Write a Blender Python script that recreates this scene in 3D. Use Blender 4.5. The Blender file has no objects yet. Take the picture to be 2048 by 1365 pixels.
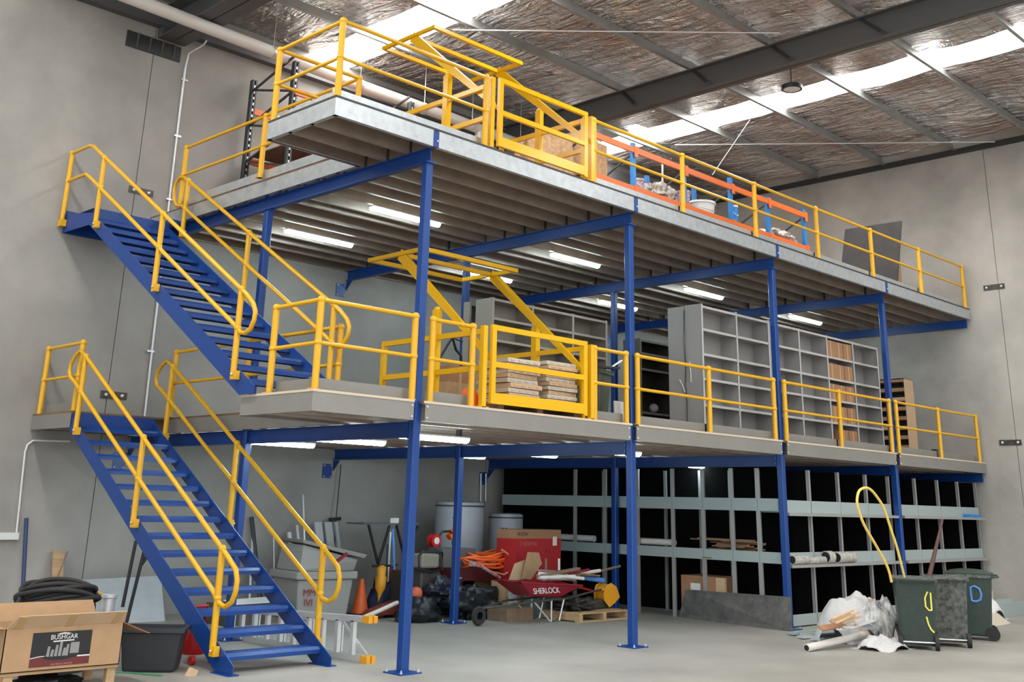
import bpy, math, random
from mathutils import Vector, Matrix, noise
random.seed(7)
C = bpy.context.scene.collection
W, H = 2048.0, 1365.0
# ---------------------------------------------------------------- camera (solved from the photograph)
F, CX, CY = 2160.1, 1024.0, 319.1
CAM = Vector((-8.7124, -10.2351, 1.8404))
YAW, PITCH, ROLL = 0.7871, 0.3105, 0.025
_f = Vector((math.sin(YAW)*math.cos(PITCH), math.cos(YAW)*math.cos(PITCH), math.sin(PITCH)))
_r0 = Vector((math.cos(YAW), -math.sin(YAW), 0)); _u0 = _r0.cross(_f)
_r = _r0*math.cos(ROLL)+_u0*math.sin(ROLL); _u = -_r0*math.sin(ROLL)+_u0*math.cos(ROLL)
cd = bpy.data.cameras.new('camera'); cam = bpy.data.objects.new('camera', cd); C.objects.link(cam)
cd.sensor_fit = 'HORIZONTAL'; cd.sensor_width = 36; cd.lens = F/W*36
cd.shift_x = 0; cd.shift_y = (CY-H/2)/W
cd.clip_end = 300
m = Matrix((( _r.x, _u.x, -_f.x, CAM.x), (_r.y, _u.y, -_f.y, CAM.y), (_r.z, _u.z, -_f.z, CAM.z), (0,0,0,1)))
cam.matrix_world = m
bpy.context.scene.camera = cam
def at(u, v, ax, val):
    """world point seen at photo pixel (u,v) that lies on the plane ax=val (used to read off sizes and places)"""
    D = _f+(u-CX)/F*_r-(v-CY)/F*_u; i = 'xyz'.index(ax); t = (val-CAM[i])/D[i]
    return CAM+D*t
# ---------------------------------------------------------------- materials
def mat(name, col, rough=.5, metal=0, nz=0, nscale=6, bump=0, bscale=40, spec=None, emit=None, col2=None, stretch=None, detail=4):
    M = bpy.data.materials.new(name); M.use_nodes = True; nt = M.node_tree; b = nt.nodes['Principled BSDF']
    b.inputs['Base Color'].default_value = (*col, 1); b.inputs['Roughness'].default_value = rough; b.inputs['Metallic'].default_value = metal
    if spec is not None: b.inputs['Specular IOR Level'].default_value = spec
    if emit: b.inputs['Emission Color'].default_value = (*emit[0], 1); b.inputs['Emission Strength'].default_value = emit[1]
    if nz or bump:
        tc = nt.nodes.new('ShaderNodeTexCoord'); src = tc.outputs['Object']
        if stretch:
            mp = nt.nodes.new('ShaderNodeMapping'); mp.inputs['Scale'].default_value = stretch
            nt.links.new(src, mp.inputs['Vector']); src = mp.outputs['Vector']
    if nz:
        n = nt.nodes.new('ShaderNodeTexNoise'); n.inputs['Scale'].default_value = nscale; n.inputs['Detail'].default_value = detail; n.inputs['Roughness'].default_value = .6
        nt.links.new(src, n.inputs['Vector'])
        r = nt.nodes.new('ShaderNodeValToRGB'); r.color_ramp.elements[0].position = .3; r.color_ramp.elements[1].position = .7
        c2 = col2 or tuple(c*(1-nz) for c in col)
        r.color_ramp.elements[0].color = (*c2, 1); r.color_ramp.elements[1].color = (*tuple(min(1, c*(1+nz*.3)) for c in col), 1)
        nt.links.new(n.outputs['Fac'], r.inputs['Fac']); nt.links.new(r.outputs['Color'], b.inputs['Base Color'])
    if bump:
        n2 = nt.nodes.new('ShaderNodeTexNoise'); n2.inputs['Scale'].default_value = bscale; n2.inputs['Detail'].default_value = 3
        nt.links.new(src, n2.inputs['Vector'])
        bp = nt.nodes.new('ShaderNodeBump'); bp.inputs['Strength'].default_value = bump; bp.inputs['Distance'].default_value = .02
        nt.links.new(n2.outputs['Fac'], bp.inputs['Height']); nt.links.new(bp.outputs['Normal'], b.inputs['Normal'])
    return M
YEL = mat('yellow_powder_coat', (.74, .40, .008), .28)
YELG = mat('yellow_gate_enamel', (.80, .45, .005), .2)
BLUE = mat('blue_powder_coat', (.004, .050, .245), .36)
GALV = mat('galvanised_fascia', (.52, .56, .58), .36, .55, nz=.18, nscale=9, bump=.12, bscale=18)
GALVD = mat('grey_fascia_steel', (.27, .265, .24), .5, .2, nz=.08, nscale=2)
JOIST = mat('galvanised_joist', (.50, .42, .35), .42, .65, nz=.2, nscale=3)
BOARD = mat('particle_board_underside', (.20, .125, .078), .8, nz=.3, nscale=1.6)
PLYEDGE = mat('board_edge', (.62, .52, .40), .7)
BOLT = mat('zinc_bolt', (.8, .8, .8), .3, .8)
CONC = mat('precast_concrete', (.38, .365, .335), .85, nz=.32, nscale=.5, bump=.12, bscale=14, detail=9)
CONC2 = mat('precast_concrete_end', (.45, .43, .39), .85, nz=.34, nscale=.6, bump=.14, bscale=12, detail=9)
FLOOR = mat('concrete_floor', (.345, .33, .295), .5, nz=.26, nscale=.7, bump=.05, bscale=30, detail=9)
DARK = mat('dark_steel', (.045, .048, .05), .5, .3)
RAFT = mat('rafter_paint', (.105, .105, .105), .55, .2)
PURL = mat('purlin_galv', (.42, .43, .42), .38, .75, nz=.15, nscale=3)
BLACK = mat('black_plastic', (.012, .012, .013), .45)
WHITEP = mat('white_plastic', (.72, .72, .70), .4)
PVC = mat('white_pvc', (.70, .67, .62), .4)
CARD = mat('cardboard', (.47, .30, .165), .85, nz=.12, nscale=5)
CARDL = mat('cardboard_light', (.60, .42, .26), .85, nz=.08, nscale=5)
CARDD = mat('cardboard_brown', (.36, .19, .10), .85, nz=.12, nscale=5)
WOOD = mat('pine_timber', (.55, .37, .20), .7, nz=.3, nscale=3, stretch=(1, 1, 6))
WOODD = mat('weathered_timber', (.25, .17, .11), .8, nz=.3, nscale=6)
OSB = mat('osb_sheet', (.58, .37, .20), .8, nz=.4, nscale=14)
SHELFG = mat('grey_shelving_steel', (.33, .325, .315), .5, .15)
SHELFB = mat('beige_shelving_steel', (.34, .31, .26), .5, .1)
SHELFE = mat('shelf_edge_grey', (.50, .49, .48), .5, .15)
RACKG = mat('greenish_shelf_steel', (.40, .48, .48), .42, .2)
RACKP = mat('galvanised_upright', (.42, .43, .42), .4, .45)
RACKSHADE = mat('rack_shade_black', (.006, .006, .006), .9, spec=0)  # matt black that paints the unlit inside of the ground racks
ORANGE = mat('orange_beam', (.80, .17, .03), .4)
RBLUE = mat('rack_blue', (.02, .22, .62), .4)
RDARK = mat('rack_charcoal', (.06, .065, .07), .5, .2)
RED = mat('red_paint', (.48, .012, .010), .45)
MAROON = mat('maroon_paint', (.30, .012, .03), .4, nz=.2, nscale=8)
REDC = mat('red_carton', (.42, .015, .018), .7)
ORNG = mat('orange_plastic', (.88, .13, .015), .45)
CONE = mat('traffic_cone_orange', (.9, .15, .03), .5)
BINM = mat('green_bin_plastic', (.016, .036, .027), .42, nz=.55, nscale=11, col2=(.038, .056, .046), detail=10)
BIND = mat('dirty_bin_plastic', (.13, .14, .125), .6, nz=.85, nscale=14)
RUBBER = mat('rubber', (.02, .02, .02), .7)
GREYP = mat('grey_plastic_tub', (.30, .295, .28), .55)
TUB = mat('charcoal_tub_plastic', (.028, .031, .036), .45)
ALU = mat('aluminium', (.70, .72, .73), .35, .45)
STEELS = mat('shiny_galv_sheet', (.72, .78, .82), .35, .35, nz=.12, nscale=3)
SACK = mat('white_woven_sack', (.56, .56, .55), .8, nz=.1, nscale=20)
BAG = mat('black_rubbish_film', (.007, .010, .014), .42)
TANK = mat('grey_tank_enamel', (.36, .38, .40), .4, nz=.08, nscale=3)
RUB = mat('mudguard_rubber', (.05, .052, .055), .7, nz=.7, nscale=5, col2=(.16, .155, .14))
PALE = mat('pale_panel', (.55, .50, .41), .7)
AMBER = mat('amber_machine_paint', (.78, .36, .02), .45)
YCON = mat('yellow_conduit', (.85, .62, .12), .5)
LBLUE = mat('sky_blue_paint', (.10, .30, .75), .6)
PYEL = mat('yellow_spray_paint', (.85, .80, .15), .7)
NAVY = mat('navy_fabric', (.012, .02, .06), .8)
TUBE = mat('lit_tube_diffuser', (1, 1, 1), .5, emit=((.74, .93, 1.0), 42))
TAPE = mat('tan_tape', (.50, .34, .16), .5)
LABELK = mat('label_black', (.012, .012, .013), .4)
LABELR = mat('label_maroon', (.14, .02, .022), .4)
PRINTW = mat('print_white', (.75, .75, .74), .5)
PRINTK = mat('print_black', (.02, .02, .02), .6)
BRASS = mat('brass_fitting', (.75, .5, .1), .3, .6)
SCRAPG = mat('greasy_machine_metal', (.10, .095, .085), .5, .5, nz=.4, nscale=10)
# ---------------------------------------------------------------- mesh builder
def rotfrom(d, up=(0, 0, 1)):
    d = Vector(d).normalized(); up = Vector(up)
    if abs(d.dot(up)) > .99: up = Vector((0, 1, 0)) if abs(d.y) < .9 else Vector((1, 0, 0))
    s = up.cross(d).normalized(); t = d.cross(s)
    return d, s, t
class MB:
    def __init__(s): s.v = []; s.f = []; s.sm = []
    def add(s, vs, fs, smooth=False):
        o = len(s.v); s.v += [Vector(q) for q in vs]
        for f in fs: s.f.append([i+o for i in f]); s.sm.append(smooth)
        return s
    def box(s, x0, y0, z0, x1, y1, z1):
        x0, x1 = sorted((x0, x1)); y0, y1 = sorted((y0, y1)); z0, z1 = sorted((z0, z1))
        return s.add([(x0,y0,z0),(x1,y0,z0),(x1,y1,z0),(x0,y1,z0),(x0,y0,z1),(x1,y0,z1),(x1,y1,z1),(x0,y1,z1)],
            [(0,3,2,1),(4,5,6,7),(0,1,5,4),(1,2,6,5),(2,3,7,6),(3,0,4,7)])
    def hexa(s, b, t):   # 4 bottom, 4 top corners
        return s.add(list(b)+list(t), [(0,3,2,1),(4,5,6,7),(0,1,5,4),(1,2,6,5),(2,3,7,6),(3,0,4,7)])
    def bar(s, p, q, w, h, up=(0,0,1)):
        p = Vector(p); q = Vector(q); d, a, b = rotfrom(q-p, up); a = a*w/2; b = b*h/2
        return s.hexa([p-a-b, p+a-b, p+a+b, p-a+b], [q-a-b, q+a-b, q+a+b, q-a+b])
    def prism(s, poly, ax, a, b):
        i = 'xyz'.index(ax); n = len(poly)
        def P(q, w):
            l = [0, 0, 0]; k = [j for j in range(3) if j != i]; l[k[0]] = q[0]; l[k[1]] = q[1]; l[i] = w; return l
        vs = [P(q, a) for q in poly]+[P(q, b) for q in poly]
        return s.add(vs, [tuple(range(n))[::-1], tuple(range(n, 2*n))]+[(j, (j+1) % n, (j+1) % n+n, j+n) for j in range(n)])
    def tube(s, pts, r, seg=10, closed=False, cap=True):
        pts = [Vector(p) for p in pts]; n = len(pts); rs = r if isinstance(r, (list, tuple)) else [r]*n
        vs = []; fs = []; a = None
        for i in range(n):
            if closed: d = (pts[(i+1) % n]-pts[i-1])
            else: d = (pts[min(i+1, n-1)]-pts[max(i-1, 0)])
            d.normalize()
            if a is None: _, a, _ = rotfrom(d)
            a = (a-d*a.dot(d)).normalized(); b = d.cross(a)
            sc = 1.0
            if 0 < i < n-1 or closed:
                e = (pts[(i+1) % n]-pts[i]).normalized(); c = max(.5, abs(e.dot(d))); sc = 1/c
            for k in range(seg):
                t = 2*math.pi*k/seg; vs.append(pts[i]+(a*math.cos(t)+b*math.sin(t))*rs[i]*(1 if seg > 4 else 1))
        m = n if closed else n-1
        for i in range(m):
            for k in range(seg):
                j = (i+1) % n; fs.append((i*seg+k, i*seg+(k+1) % seg, j*seg+(k+1) % seg, j*seg+k))
        s.add(vs, fs, True)
        if cap and not closed:
            o = len(s.v)-n*seg; s.f.append(list(range(o, o+seg))[::-1]); s.sm.append(False)
            s.f.append(list(range(o+(n-1)*seg, o+n*seg))); s.sm.append(False)
        return s
    def lathe(s, prof, c=(0,0,0), seg=24, axis='z'):
        vs = []; fs = []; n = len(prof)
        for r, z in prof:
            for k in range(seg):
                t = 2*math.pi*k/seg; x, y = r*math.cos(t), r*math.sin(t)
                p = {'z': (x, y, z), 'y': (x, z, y), 'x': (z, x, y)}[axis]
                vs.append((p[0]+c[0], p[1]+c[1], p[2]+c[2]))
        for i in range(n-1):
            for k in range(seg):
                fs.append((i*seg+k, i*seg+(k+1) % seg, (i+1)*seg+(k+1) % seg, (i+1)*seg+k))
        s.add(vs, fs, True); return s
    def ball(s, c, r, seg=12, sx=1, sy=1, sz=1):
        n = seg//2; prof = [(math.sin(math.pi*i/n), -math.cos(math.pi*i/n)) for i in range(n+1)]
        vs = []; fs = []
        for a, z in prof:
            for k in range(seg):
                t = 2*math.pi*k/seg; vs.append((c[0]+a*math.cos(t)*r*sx, c[1]+a*math.sin(t)*r*sy, c[2]+z*r*sz))
        for i in range(n):
            for k in range(seg): fs.append((i*seg+k, i*seg+(k+1) % seg, (i+1)*seg+(k+1) % seg, (i+1)*seg+k))
        return s.add(vs, fs, True)
    def xf(s, M, start=0):
        for i in range(start, len(s.v)): s.v[i] = M @ s.v[i]
        return s
    def build(s, name, mt, parent=None, bevel=0):
        org = Vector((0, 0, 0))
        p = parent
        while p is not None: org += p.location; p = p.parent
        if parent is None and s.v:
            lo = Vector([min(v[i] for v in s.v) for i in range(3)]); hi = Vector([max(v[i] for v in s.v) for i in range(3)])
            org = Vector(((lo.x+hi.x)/2, (lo.y+hi.y)/2, lo.z)); loc = org
        else: loc = Vector((0, 0, 0))
        me = bpy.data.meshes.new(name); me.from_pydata([tuple(v-org) for v in s.v], [], s.f)
        me.polygons.foreach_set('use_smooth', s.sm); me.update()
        if any(s.sm):
            try: me.set_sharp_from_angle(angle=.9)
            except Exception: pass
        for q in (mt if isinstance(mt, (list, tuple)) else [mt]): me.materials.append(q)
        o = bpy.data.objects.new(name, me); C.objects.link(o); o.location = loc
        if parent is not None: o.parent = parent
        if bevel:
            b = o.modifiers.new('bevel', 'BEVEL'); b.width = bevel; b.segments = 2; b.limit_method = 'ANGLE'
        return o
def B(*a): return MB().box(*a)
def tag(o, label, cat, group=None, kind=None):
    o['label'] = label; o['category'] = cat
    if group: o['group'] = group
    if kind: o['kind'] = kind
    return o
def thing(name, loc, label, cat, group=None):
    o = bpy.data.objects.new(name, None); C.objects.link(o); o.location = Vector(loc); o.empty_display_size = .1
    return tag(o, label, cat, group)
def struct(o): o['kind'] = 'structure'; return o
def dup(root, loc, rz=0, label=None, sc=None):
    r = root.copy(); C.objects.link(r); r.location = Vector(loc); r.rotation_euler = (0, 0, rz)
    if sc: r.scale = sc
    if label: r['label'] = label
    for ch in list(root.children):
        c = ch.copy(); C.objects.link(c); c.parent = r
        for g in list(ch.children):
            d = g.copy(); C.objects.link(d); d.parent = c
    return r
def text(s, size, origin, xdir, zdir, mt, parent, name='lettering', depth=.002, sx=1.0):
    cu = bpy.data.curves.new(name, 'FONT'); cu.body = s; cu.size = size; cu.extrude = depth; cu.align_x = 'CENTER'; cu.align_y = 'CENTER'
    t = bpy.data.objects.new(name, cu); C.objects.link(t); bpy.context.view_layer.update()
    me = bpy.data.meshes.new_from_object(t.evaluated_get(bpy.context.evaluated_depsgraph_get()))
    C.objects.unlink(t); bpy.data.objects.remove(t)
    X = Vector(xdir).normalized(); Z = Vector(zdir).normalized(); N = X.cross(Z)
    b = MB(); b.v = [Vector(origin)+X*v.co.x*sx+Z*v.co.y+N*v.co.z for v in me.vertices]
    b.f = [list(p.vertices) for p in me.polygons]; b.sm = [False]*len(b.f)
    return b.build(name, mt, parent)
# ---------------------------------------------------------------- dimensions
XI = [0.0, 4.19, 8.34, 12.62]; XE = 16.9; YW = 7.3; YB = 3.70; CW = .112
XL = -1.57; DX = -.1
D1, D2 = 3.03, 6.53
ORD = ['first', 'second', 'third', 'fourth', 'fifth', 'sixth', 'seventh', 'eighth', 'ninth', 'tenth']
# ---------------------------------------------------------------- room shell
def panels(name, mt, ax, pos, thick, cuts, z1, z0=0):
    b = MB()
    for i in range(len(cuts)-1):
        a, c = cuts[i]+.008, cuts[i+1]-.008
        if ax == 'y': b.box(a, pos, z0, c, pos+thick, z1)
        else: b.box(pos, a, z0, pos+thick, c, z1)
    if ax == 'y': b.box(cuts[0], pos+.03, z0, cuts[-1], pos+thick-.01, z1)
    else: b.box(pos+.03, cuts[0], z0, pos+thick-.01, cuts[-1], z1)
    return struct(b.build(name, mt))
struct(B(-26, -24, -.2, 17.4, 7.6, 0).build('floor', FLOOR))
panels('wall_back', CONC, 'y', YW, .2, [-26, -18.2, -9.4, -.45, 8.3, 17.1], 10.45)
panels('wall_right', CONC2, 'x', 16.95, .2, [-24, -9.6, -.8, 7.3], 10.42)
struct(B(16.97, -24, 10.3, 17.1, 7.5, 10.9).build('wall_right', CONC2)); struct(B(-26, 7.45, 10.3, 17.1, 7.6, 10.9).build('wall_back', CONC))
struct(B(16.90, -24, 10.36, 16.95, 7.3, 10.50).build('trim_1', DARK))
# foil-faced roof sheet, with two runs of translucent skylight left open
FOIL = bpy.data.materials.new('crinkled_foil_insulation'); FOIL.use_nodes = True
nt = FOIL.node_tree; b = nt.nodes['Principled BSDF']
b.inputs['Metallic'].default_value = .9; b.inputs['Roughness'].default_value = .2
tc = nt.nodes.new('ShaderNodeTexCoord')
mp = nt.nodes.new('ShaderNodeMapping'); mp.inputs['Scale'].default_value = (2.6, .62, 1); nt.links.new(tc.outputs['Object'], mp.inputs['Vector'])
n1 = nt.nodes.new('ShaderNodeTexNoise'); n1.inputs['Scale'].default_value = 1.5; n1.inputs['Detail'].default_value = 4; n1.inputs['Roughness'].default_value = .6; n1.inputs['Distortion'].default_value = 1.6
nt.links.new(mp.outputs['Vector'], n1.inputs['Vector'])
n2 = nt.nodes.new('ShaderNodeTexNoise'); n2.inputs['Scale'].default_value = .45; n2.inputs['Detail'].default_value = 5; nt.links.new(tc.outputs['Object'], n2.inputs['Vector'])
rp = nt.nodes.new('ShaderNodeValToRGB'); rp.color_ramp.elements[0].color = (.60, .50, .46, 1); rp.color_ramp.elements[1].color = (.88, .86, .84, 1)
rp.color_ramp.elements[0].position = .38; rp.color_ramp.elements[1].position = .6
nt.links.new(n2.outputs['Fac'], rp.inputs['Fac'])
# reinforcing mesh lines of the foil blanket
br = nt.nodes.new('ShaderNodeTexBrick'); br.offset = 0; br.inputs['Scale'].default_value = 1; br.inputs['Brick Width'].default_value = .3; br.inputs['Row Height'].default_value = .3; br.inputs['Mortar Size'].default_value = .006
br.inputs['Color1'].default_value = br.inputs['Color2'].default_value = (1, 1, 1, 1); br.inputs['Mortar'].default_value = (.45, .45, .45, 1)
nt.links.new(tc.outputs['Object'], br.inputs['Vector'])
mx = nt.nodes.new('ShaderNodeMix'); mx.data_type = 'RGBA'; mx.blend_type = 'MULTIPLY'; mx.inputs['Factor'].default_value = 1
nt.links.new(rp.outputs['Color'], mx.inputs['A']); nt.links.new(br.outputs['Color'], mx.inputs['B']); nt.links.new(mx.outputs['Result'], b.inputs['Base Color'])
bp = nt.nodes.new('ShaderNodeBump'); bp.inputs['Strength'].default_value = 1; bp.inputs['Distance'].default_value = .55
nt.links.new(n1.outputs['Fac'], bp.inputs['Height']); nt.links.new(bp.outputs['Normal'], b.inputs['Normal'])
SKYX = [(-14.2, -13.2), (-5.3, -4.3), (2.98, 4.0), (11.22, 12.22)]
RZ = 10.72
rb = MB(); xs = [-26]+[q for p in SKYX for q in p]+[17.15]
for i in range(0, len(xs), 2):
    x0, x1 = xs[i], xs[i+1]; nx = max(2, int((x1-x0)/.5)); ny = 62
    vs = []; fs = []
    for a in range(nx+1):
        for c in range(ny+1):
            x = x0+(x1-x0)*a/nx; y = -24+31.5*c/ny
            sag = .05*noise.noise(Vector((x*.9, y*.9, 3)))-.035*abs(math.sin((y-5.45)/1.85*math.pi))
            vs.append((x, y, RZ+sag))
    for a in range(nx):
        for c in range(ny):
            k = a*(ny+1)+c; fs.append((k, k+1, k+ny+2, k+ny+1))
    rb.add(vs, fs, True)
struct(rb.build('ceiling', FOIL))
SKY = bpy.data.materials.new('translucent_skylight_sheet'); SKY.use_nodes = True
b = SKY.node_tree.nodes['Principled BSDF']; b.inputs['Base Color'].default_value = (.8, .8, .8, 1)
b.inputs['Emission Color'].default_value = (1, .985, .965, 1); b.inputs['Emission Strength'].default_value = 17
for i, (x0, x1) in enumerate(SKYX):
    sb = MB(); nw = 7; L = []                     # corrugated sheet profile
    for k in range(nw*4+1): L.append((x0+(x1-x0)*k/(nw*4), RZ+.03+.018*math.sin(k*math.pi/2)))
    vs = [(x, y, z) for x, z in L for y in (-24, 7.5)]
    sb.add(vs, [(2*k, 2*k+1, 2*k+3, 2*k+2) for k in range(len(L)-1)], True)
    struct(sb.build('window_%d' % (i+1), SKY))
# purlins, rafters, braces
for i, y in enumerate([5.45, 3.6, 1.75, -.1, -1.95, -3.8, -5.65, -7.5, -9.35, -11.2, -13.05, -14.9, -16.75]):
    t = .006; h = .2; b = MB()
    z0, z1 = 10.47, 10.67
    b.box(-26, y-t/2, z0, 16.93, y+t/2, z1); b.box(-26, y-.075, z0-t, 16.93, y, z0); b.box(-26, y, z1, 16.93, y+.075, z1+t)
    b.box(-26, y-.078, z0-t, 16.93, y-.072, z0+.02)
    o = b.build('roof_purlin', PURL)
    near = ['nearest the back wall', 'second out from the back wall', 'third out from the back wall', 'fourth out from the back wall', 'fifth out from the back wall', 'sixth out from the back wall']
    tag(o, 'galvanised zed roof purlin under the foil ceiling, '+(near[i] if i < 6 else 'in the bays above the open floor'), 'roof beam', 'galvanised purlins under the roof')
def rafter(x, lab, z0=9.9, hw=.13):
    t = thing('steel_rafter', (x, YW, z0), lab, 'roof beam')
    b = MB(); b.box(x-hw, -24, z0, x+hw, YW-.19, z0+.02); b.box(x-hw, -24, 10.44, x+hw, YW-.19, 10.46); b.box(x-hw, YW-.19, z0, x+hw, YW-.03, 10.05); b.box(x-.008, -24, z0, x+.008, YW-.19, 10.46)
    b.build('beam_section', RAFT, t); return t
r1 = rafter(-.16, 'grey steel rafter landing on the back wall above the staircase', 9.86, .27)
b = MB(); b.box(-1.0, YW-.03, 9.53, .06, YW-.001, 9.83)
b.build('wall_plate', DARK, r1)
for k in range(4):
    xx = -.8+.24*k; MB().prism([(YW-.03, 9.55), (YW-.03, 9.82), (YW-.1, 9.82)], 'x', xx-.006, xx+.006).build('stiffener', RAFT, r1)
r2 = rafter(8.46, 'large grey steel rafter crossing the roof right of centre', 9.94)
for k, y in enumerate([3.6, 1.75, -.1, -1.95]):
    MB().bar((8.45, y-.05, 10.48), (8.25, y-.55, 10.0), .05, .05).build('fly_brace', DARK, r2)
    MB().bar((8.5, y, 10.48), (8.5, y-.02, 10.2), .05, .12).build('cleat', DARK, r2)
o = B(-26, YW-.18, 10.06, 16.9, YW-.002, 10.42).build('eaves_beam', RAFT); tag(o, 'dark grey steel eaves beam along the top of the back wall', 'roof beam')
for n_, (p, q) in enumerate([((905, 60), (1560, 66)), ((1350, 290), (1990, 284)), ((1500, 240), (1430, 345))]):
    a = at(*p, 'z', 10.38); c = at(*q, 'z', 10.38 if n_ < 2 else 8.6)
    if n_ == 2: a = at(*p, 'z', 10.4); c = at(1425, 350, 'x', a.x)
    tag(MB().tube([a, c], .012 if n_ < 2 else .008, 6).build('bracing_rod', ALU), ['thin bright roof bracing rod crossing above the upper loading gate', 'thin bright roof bracing rod left of the end wall top', 'thin wire slanting down from the skylight toward the upper deck'][n_], 'bracing rod')
pf = thing('drain_pipe', (0, 6.0, 9.6), 'long white plastic pipe hung along the top of the back wall', 'pipe')
PP = [(-8, 5.45, 9.74), (-1.6, 5.80, 9.72), (-.35, 5.87, 9.72), (3.06, 6.05, 9.72), (5.72, 6.06, 9.72), (9.2, 6.22, 9.72)]
MB().tube(PP, .115, 18).build('pipe_run', PVC, pf)
MB().tube([(6.65, 6.1, 9.66), (6.65, 6.1, 8.3)], .1, 16).build('drop_pipe', PVC, pf); MB().tube([(6.65, 6.1, 8.6), (6.2, 6.1, 8.75), (5.6, 6.1, 8.75)], .09, 14).build('branch_pipe', PVC, pf)
for x, y in ((-3, 5.72), (1.2, 5.95), (3.3, 6.05), (5.0, 6.06), (6.4, 6.08), (8.0, 6.16)):
    MB().tube([(x, y, 9.8), (x, y, 10.66)], .007, 6).build('hanger_wire', BOLT, pf)
    MB().lathe([(.12, -.03), (.126, -.03), (.126, .03), (.12, .03)], (x, y, 9.72), 18, 'x').build('pipe_clip', BOLT, pf)
hb = thing('high_bay_lamp', (8.95, -.27, 9.72), 'round black high bay lamp hanging under the big rafter', 'lamp')
MB().lathe([(.0, .06), (.12, .06), (.2, .02), (.2, -.06), (.165, -.06)], (8.95, -.27, 9.74), 24).build('housing', BLACK, hb)
MB().lathe([(.0, -.052), (.165, -.052)], (8.95, -.27, 9.74), 24).build('lens', WHITEP, hb)
MB().tube([(8.95, -.27, 9.8), (8.95, -.27, 10.46)], .012, 6).build('suspension_rod', BLACK, hb)
# wall fittings
cz = thing('wall_conduit', (.2, YW-.03, 3.1), 'grey conduit running up the back wall beside the upper stair landing', 'conduit')
MB().tube([(.24, YW-.03, 3.05), (.2, YW-.03, 6.25)], .022, 8).build('conduit_run', ALU, cz)
MB().tube([(.2, YW-.03, 6.56), (.18, YW-.03, 9.4), (.2, YW-.06, 9.75), (.4, YW-.2, 9.95), (.45, YW-.2, 10.05)], .022, 8).build('conduit_run', ALU, cz)
for z in (4.2, 5.4, 6.9, 8.1, 9.2): B(.13, YW-.055, z, .26, YW-.001, z+.03).build('saddle_clip', BOLT, cz)
cz = thing('wall_conduit', (-1.6, YW-.03, 1.2), 'white conduit bending down from the stair landing to the socket duct at far left', 'conduit')
pp = [at(140, 883, 'y', YW-.03), at(66, 882, 'y', YW-.03), at(55, 890, 'y', YW-.03), at(50, 905, 'y', YW-.03), at(42, 980, 'y', YW-.03), at(33, 1066, 'y', YW-.03)]
MB().tube(pp, .016, 8).build('conduit_run', WHITEP, cz)
p = at(33, 1066, 'y', YW-.03); tag(B(-6, YW-.07, p.z-.1, p.x+.03, YW-.001, p.z).build('cable_trunking', WHITEP), 'white plastic cable trunking on the back wall at far left', 'trunking')
for x, z, w in [(-.33, 6.95, 'back wall, upper one left of the conduit'), (-.33, 3.43, 'back wall, lower one under the upper stair')]:
    t = thing('panel_joint_plate', (x, YW, z), 'small joint plate on the '+w, 'wall plate')
    B(x-.24, YW-.012, z-.06, x+.22, YW-.001, z+.06).build('plate', SCRAPG, t)
    for s in (-.15, .13): MB().ball((x+s, YW-.02, z), .028).build('bolt', PRINTW, t)
for y, z, w in [(-.7, 6.99, 'end wall, upper one of two'), (-.67, 3.46, 'end wall, lower one of two')]:
    t = thing('panel_joint_plate', (16.95, y, z), 'small joint plate on the '+w, 'wall plate')
    B(16.93, y-.24, z-.06, 16.949, y+.24, z+.06).build('plate', SCRAPG, t)
    for s in (-.17, .17): MB().ball((16.925, y+s, z), .028).build('bolt', PRINTW, t)
# ---------------------------------------------------------------- columns
def column(x, y, lab, grp=None):
    t = thing('steel_column', (x+CW/2, y+CW/2, 0), lab, 'column', grp)
    r = .012; b = MB()
    b.prism([(x+r,y),(x+CW-r,y),(x+CW,y+r),(x+CW,y+CW-r),(x+CW-r,y+CW),(x+r,y+CW),(x,y+CW-r),(x,y+r)], 'z', .015, 6.07)
    b.build('shaft', BLUE, t)
    B(x-.1, y-.1, 0, x+CW+.1, y+CW+.1, .015).build('base_plate', BLUE, t)
    B(x-.03, y-.03, 6.07, x+CW+.03, y+CW+.03, 6.086).build('cap_plate', BLUE, t)
    for a in (-.07, CW+.07):
        for c in (-.07, CW+.07): MB().lathe([(.016, .015), (.016, .03), (.008, .03), (.008, .05), (0, .05)], (x+a, y+c, 0), 8).build('anchor_bolt', BOLT, t)
    return t
for i, x in enumerate(XI):
    column(x, 0, 'blue square steel column on the front edge of the mezzanine, '+['nearest the stairs', 'second from the stairs', 'third from the stairs, with shelving behind it', 'fourth, nearest the end wall'][i])
    column(x, YB, 'blue square steel column halfway under the mezzanine, '+['behind the staircases', 'second from the stairs, beside the black rubbish bags', 'third from the stairs, behind the wheelbarrow', 'fourth from the stairs, deep behind the shelving'][i])
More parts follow.
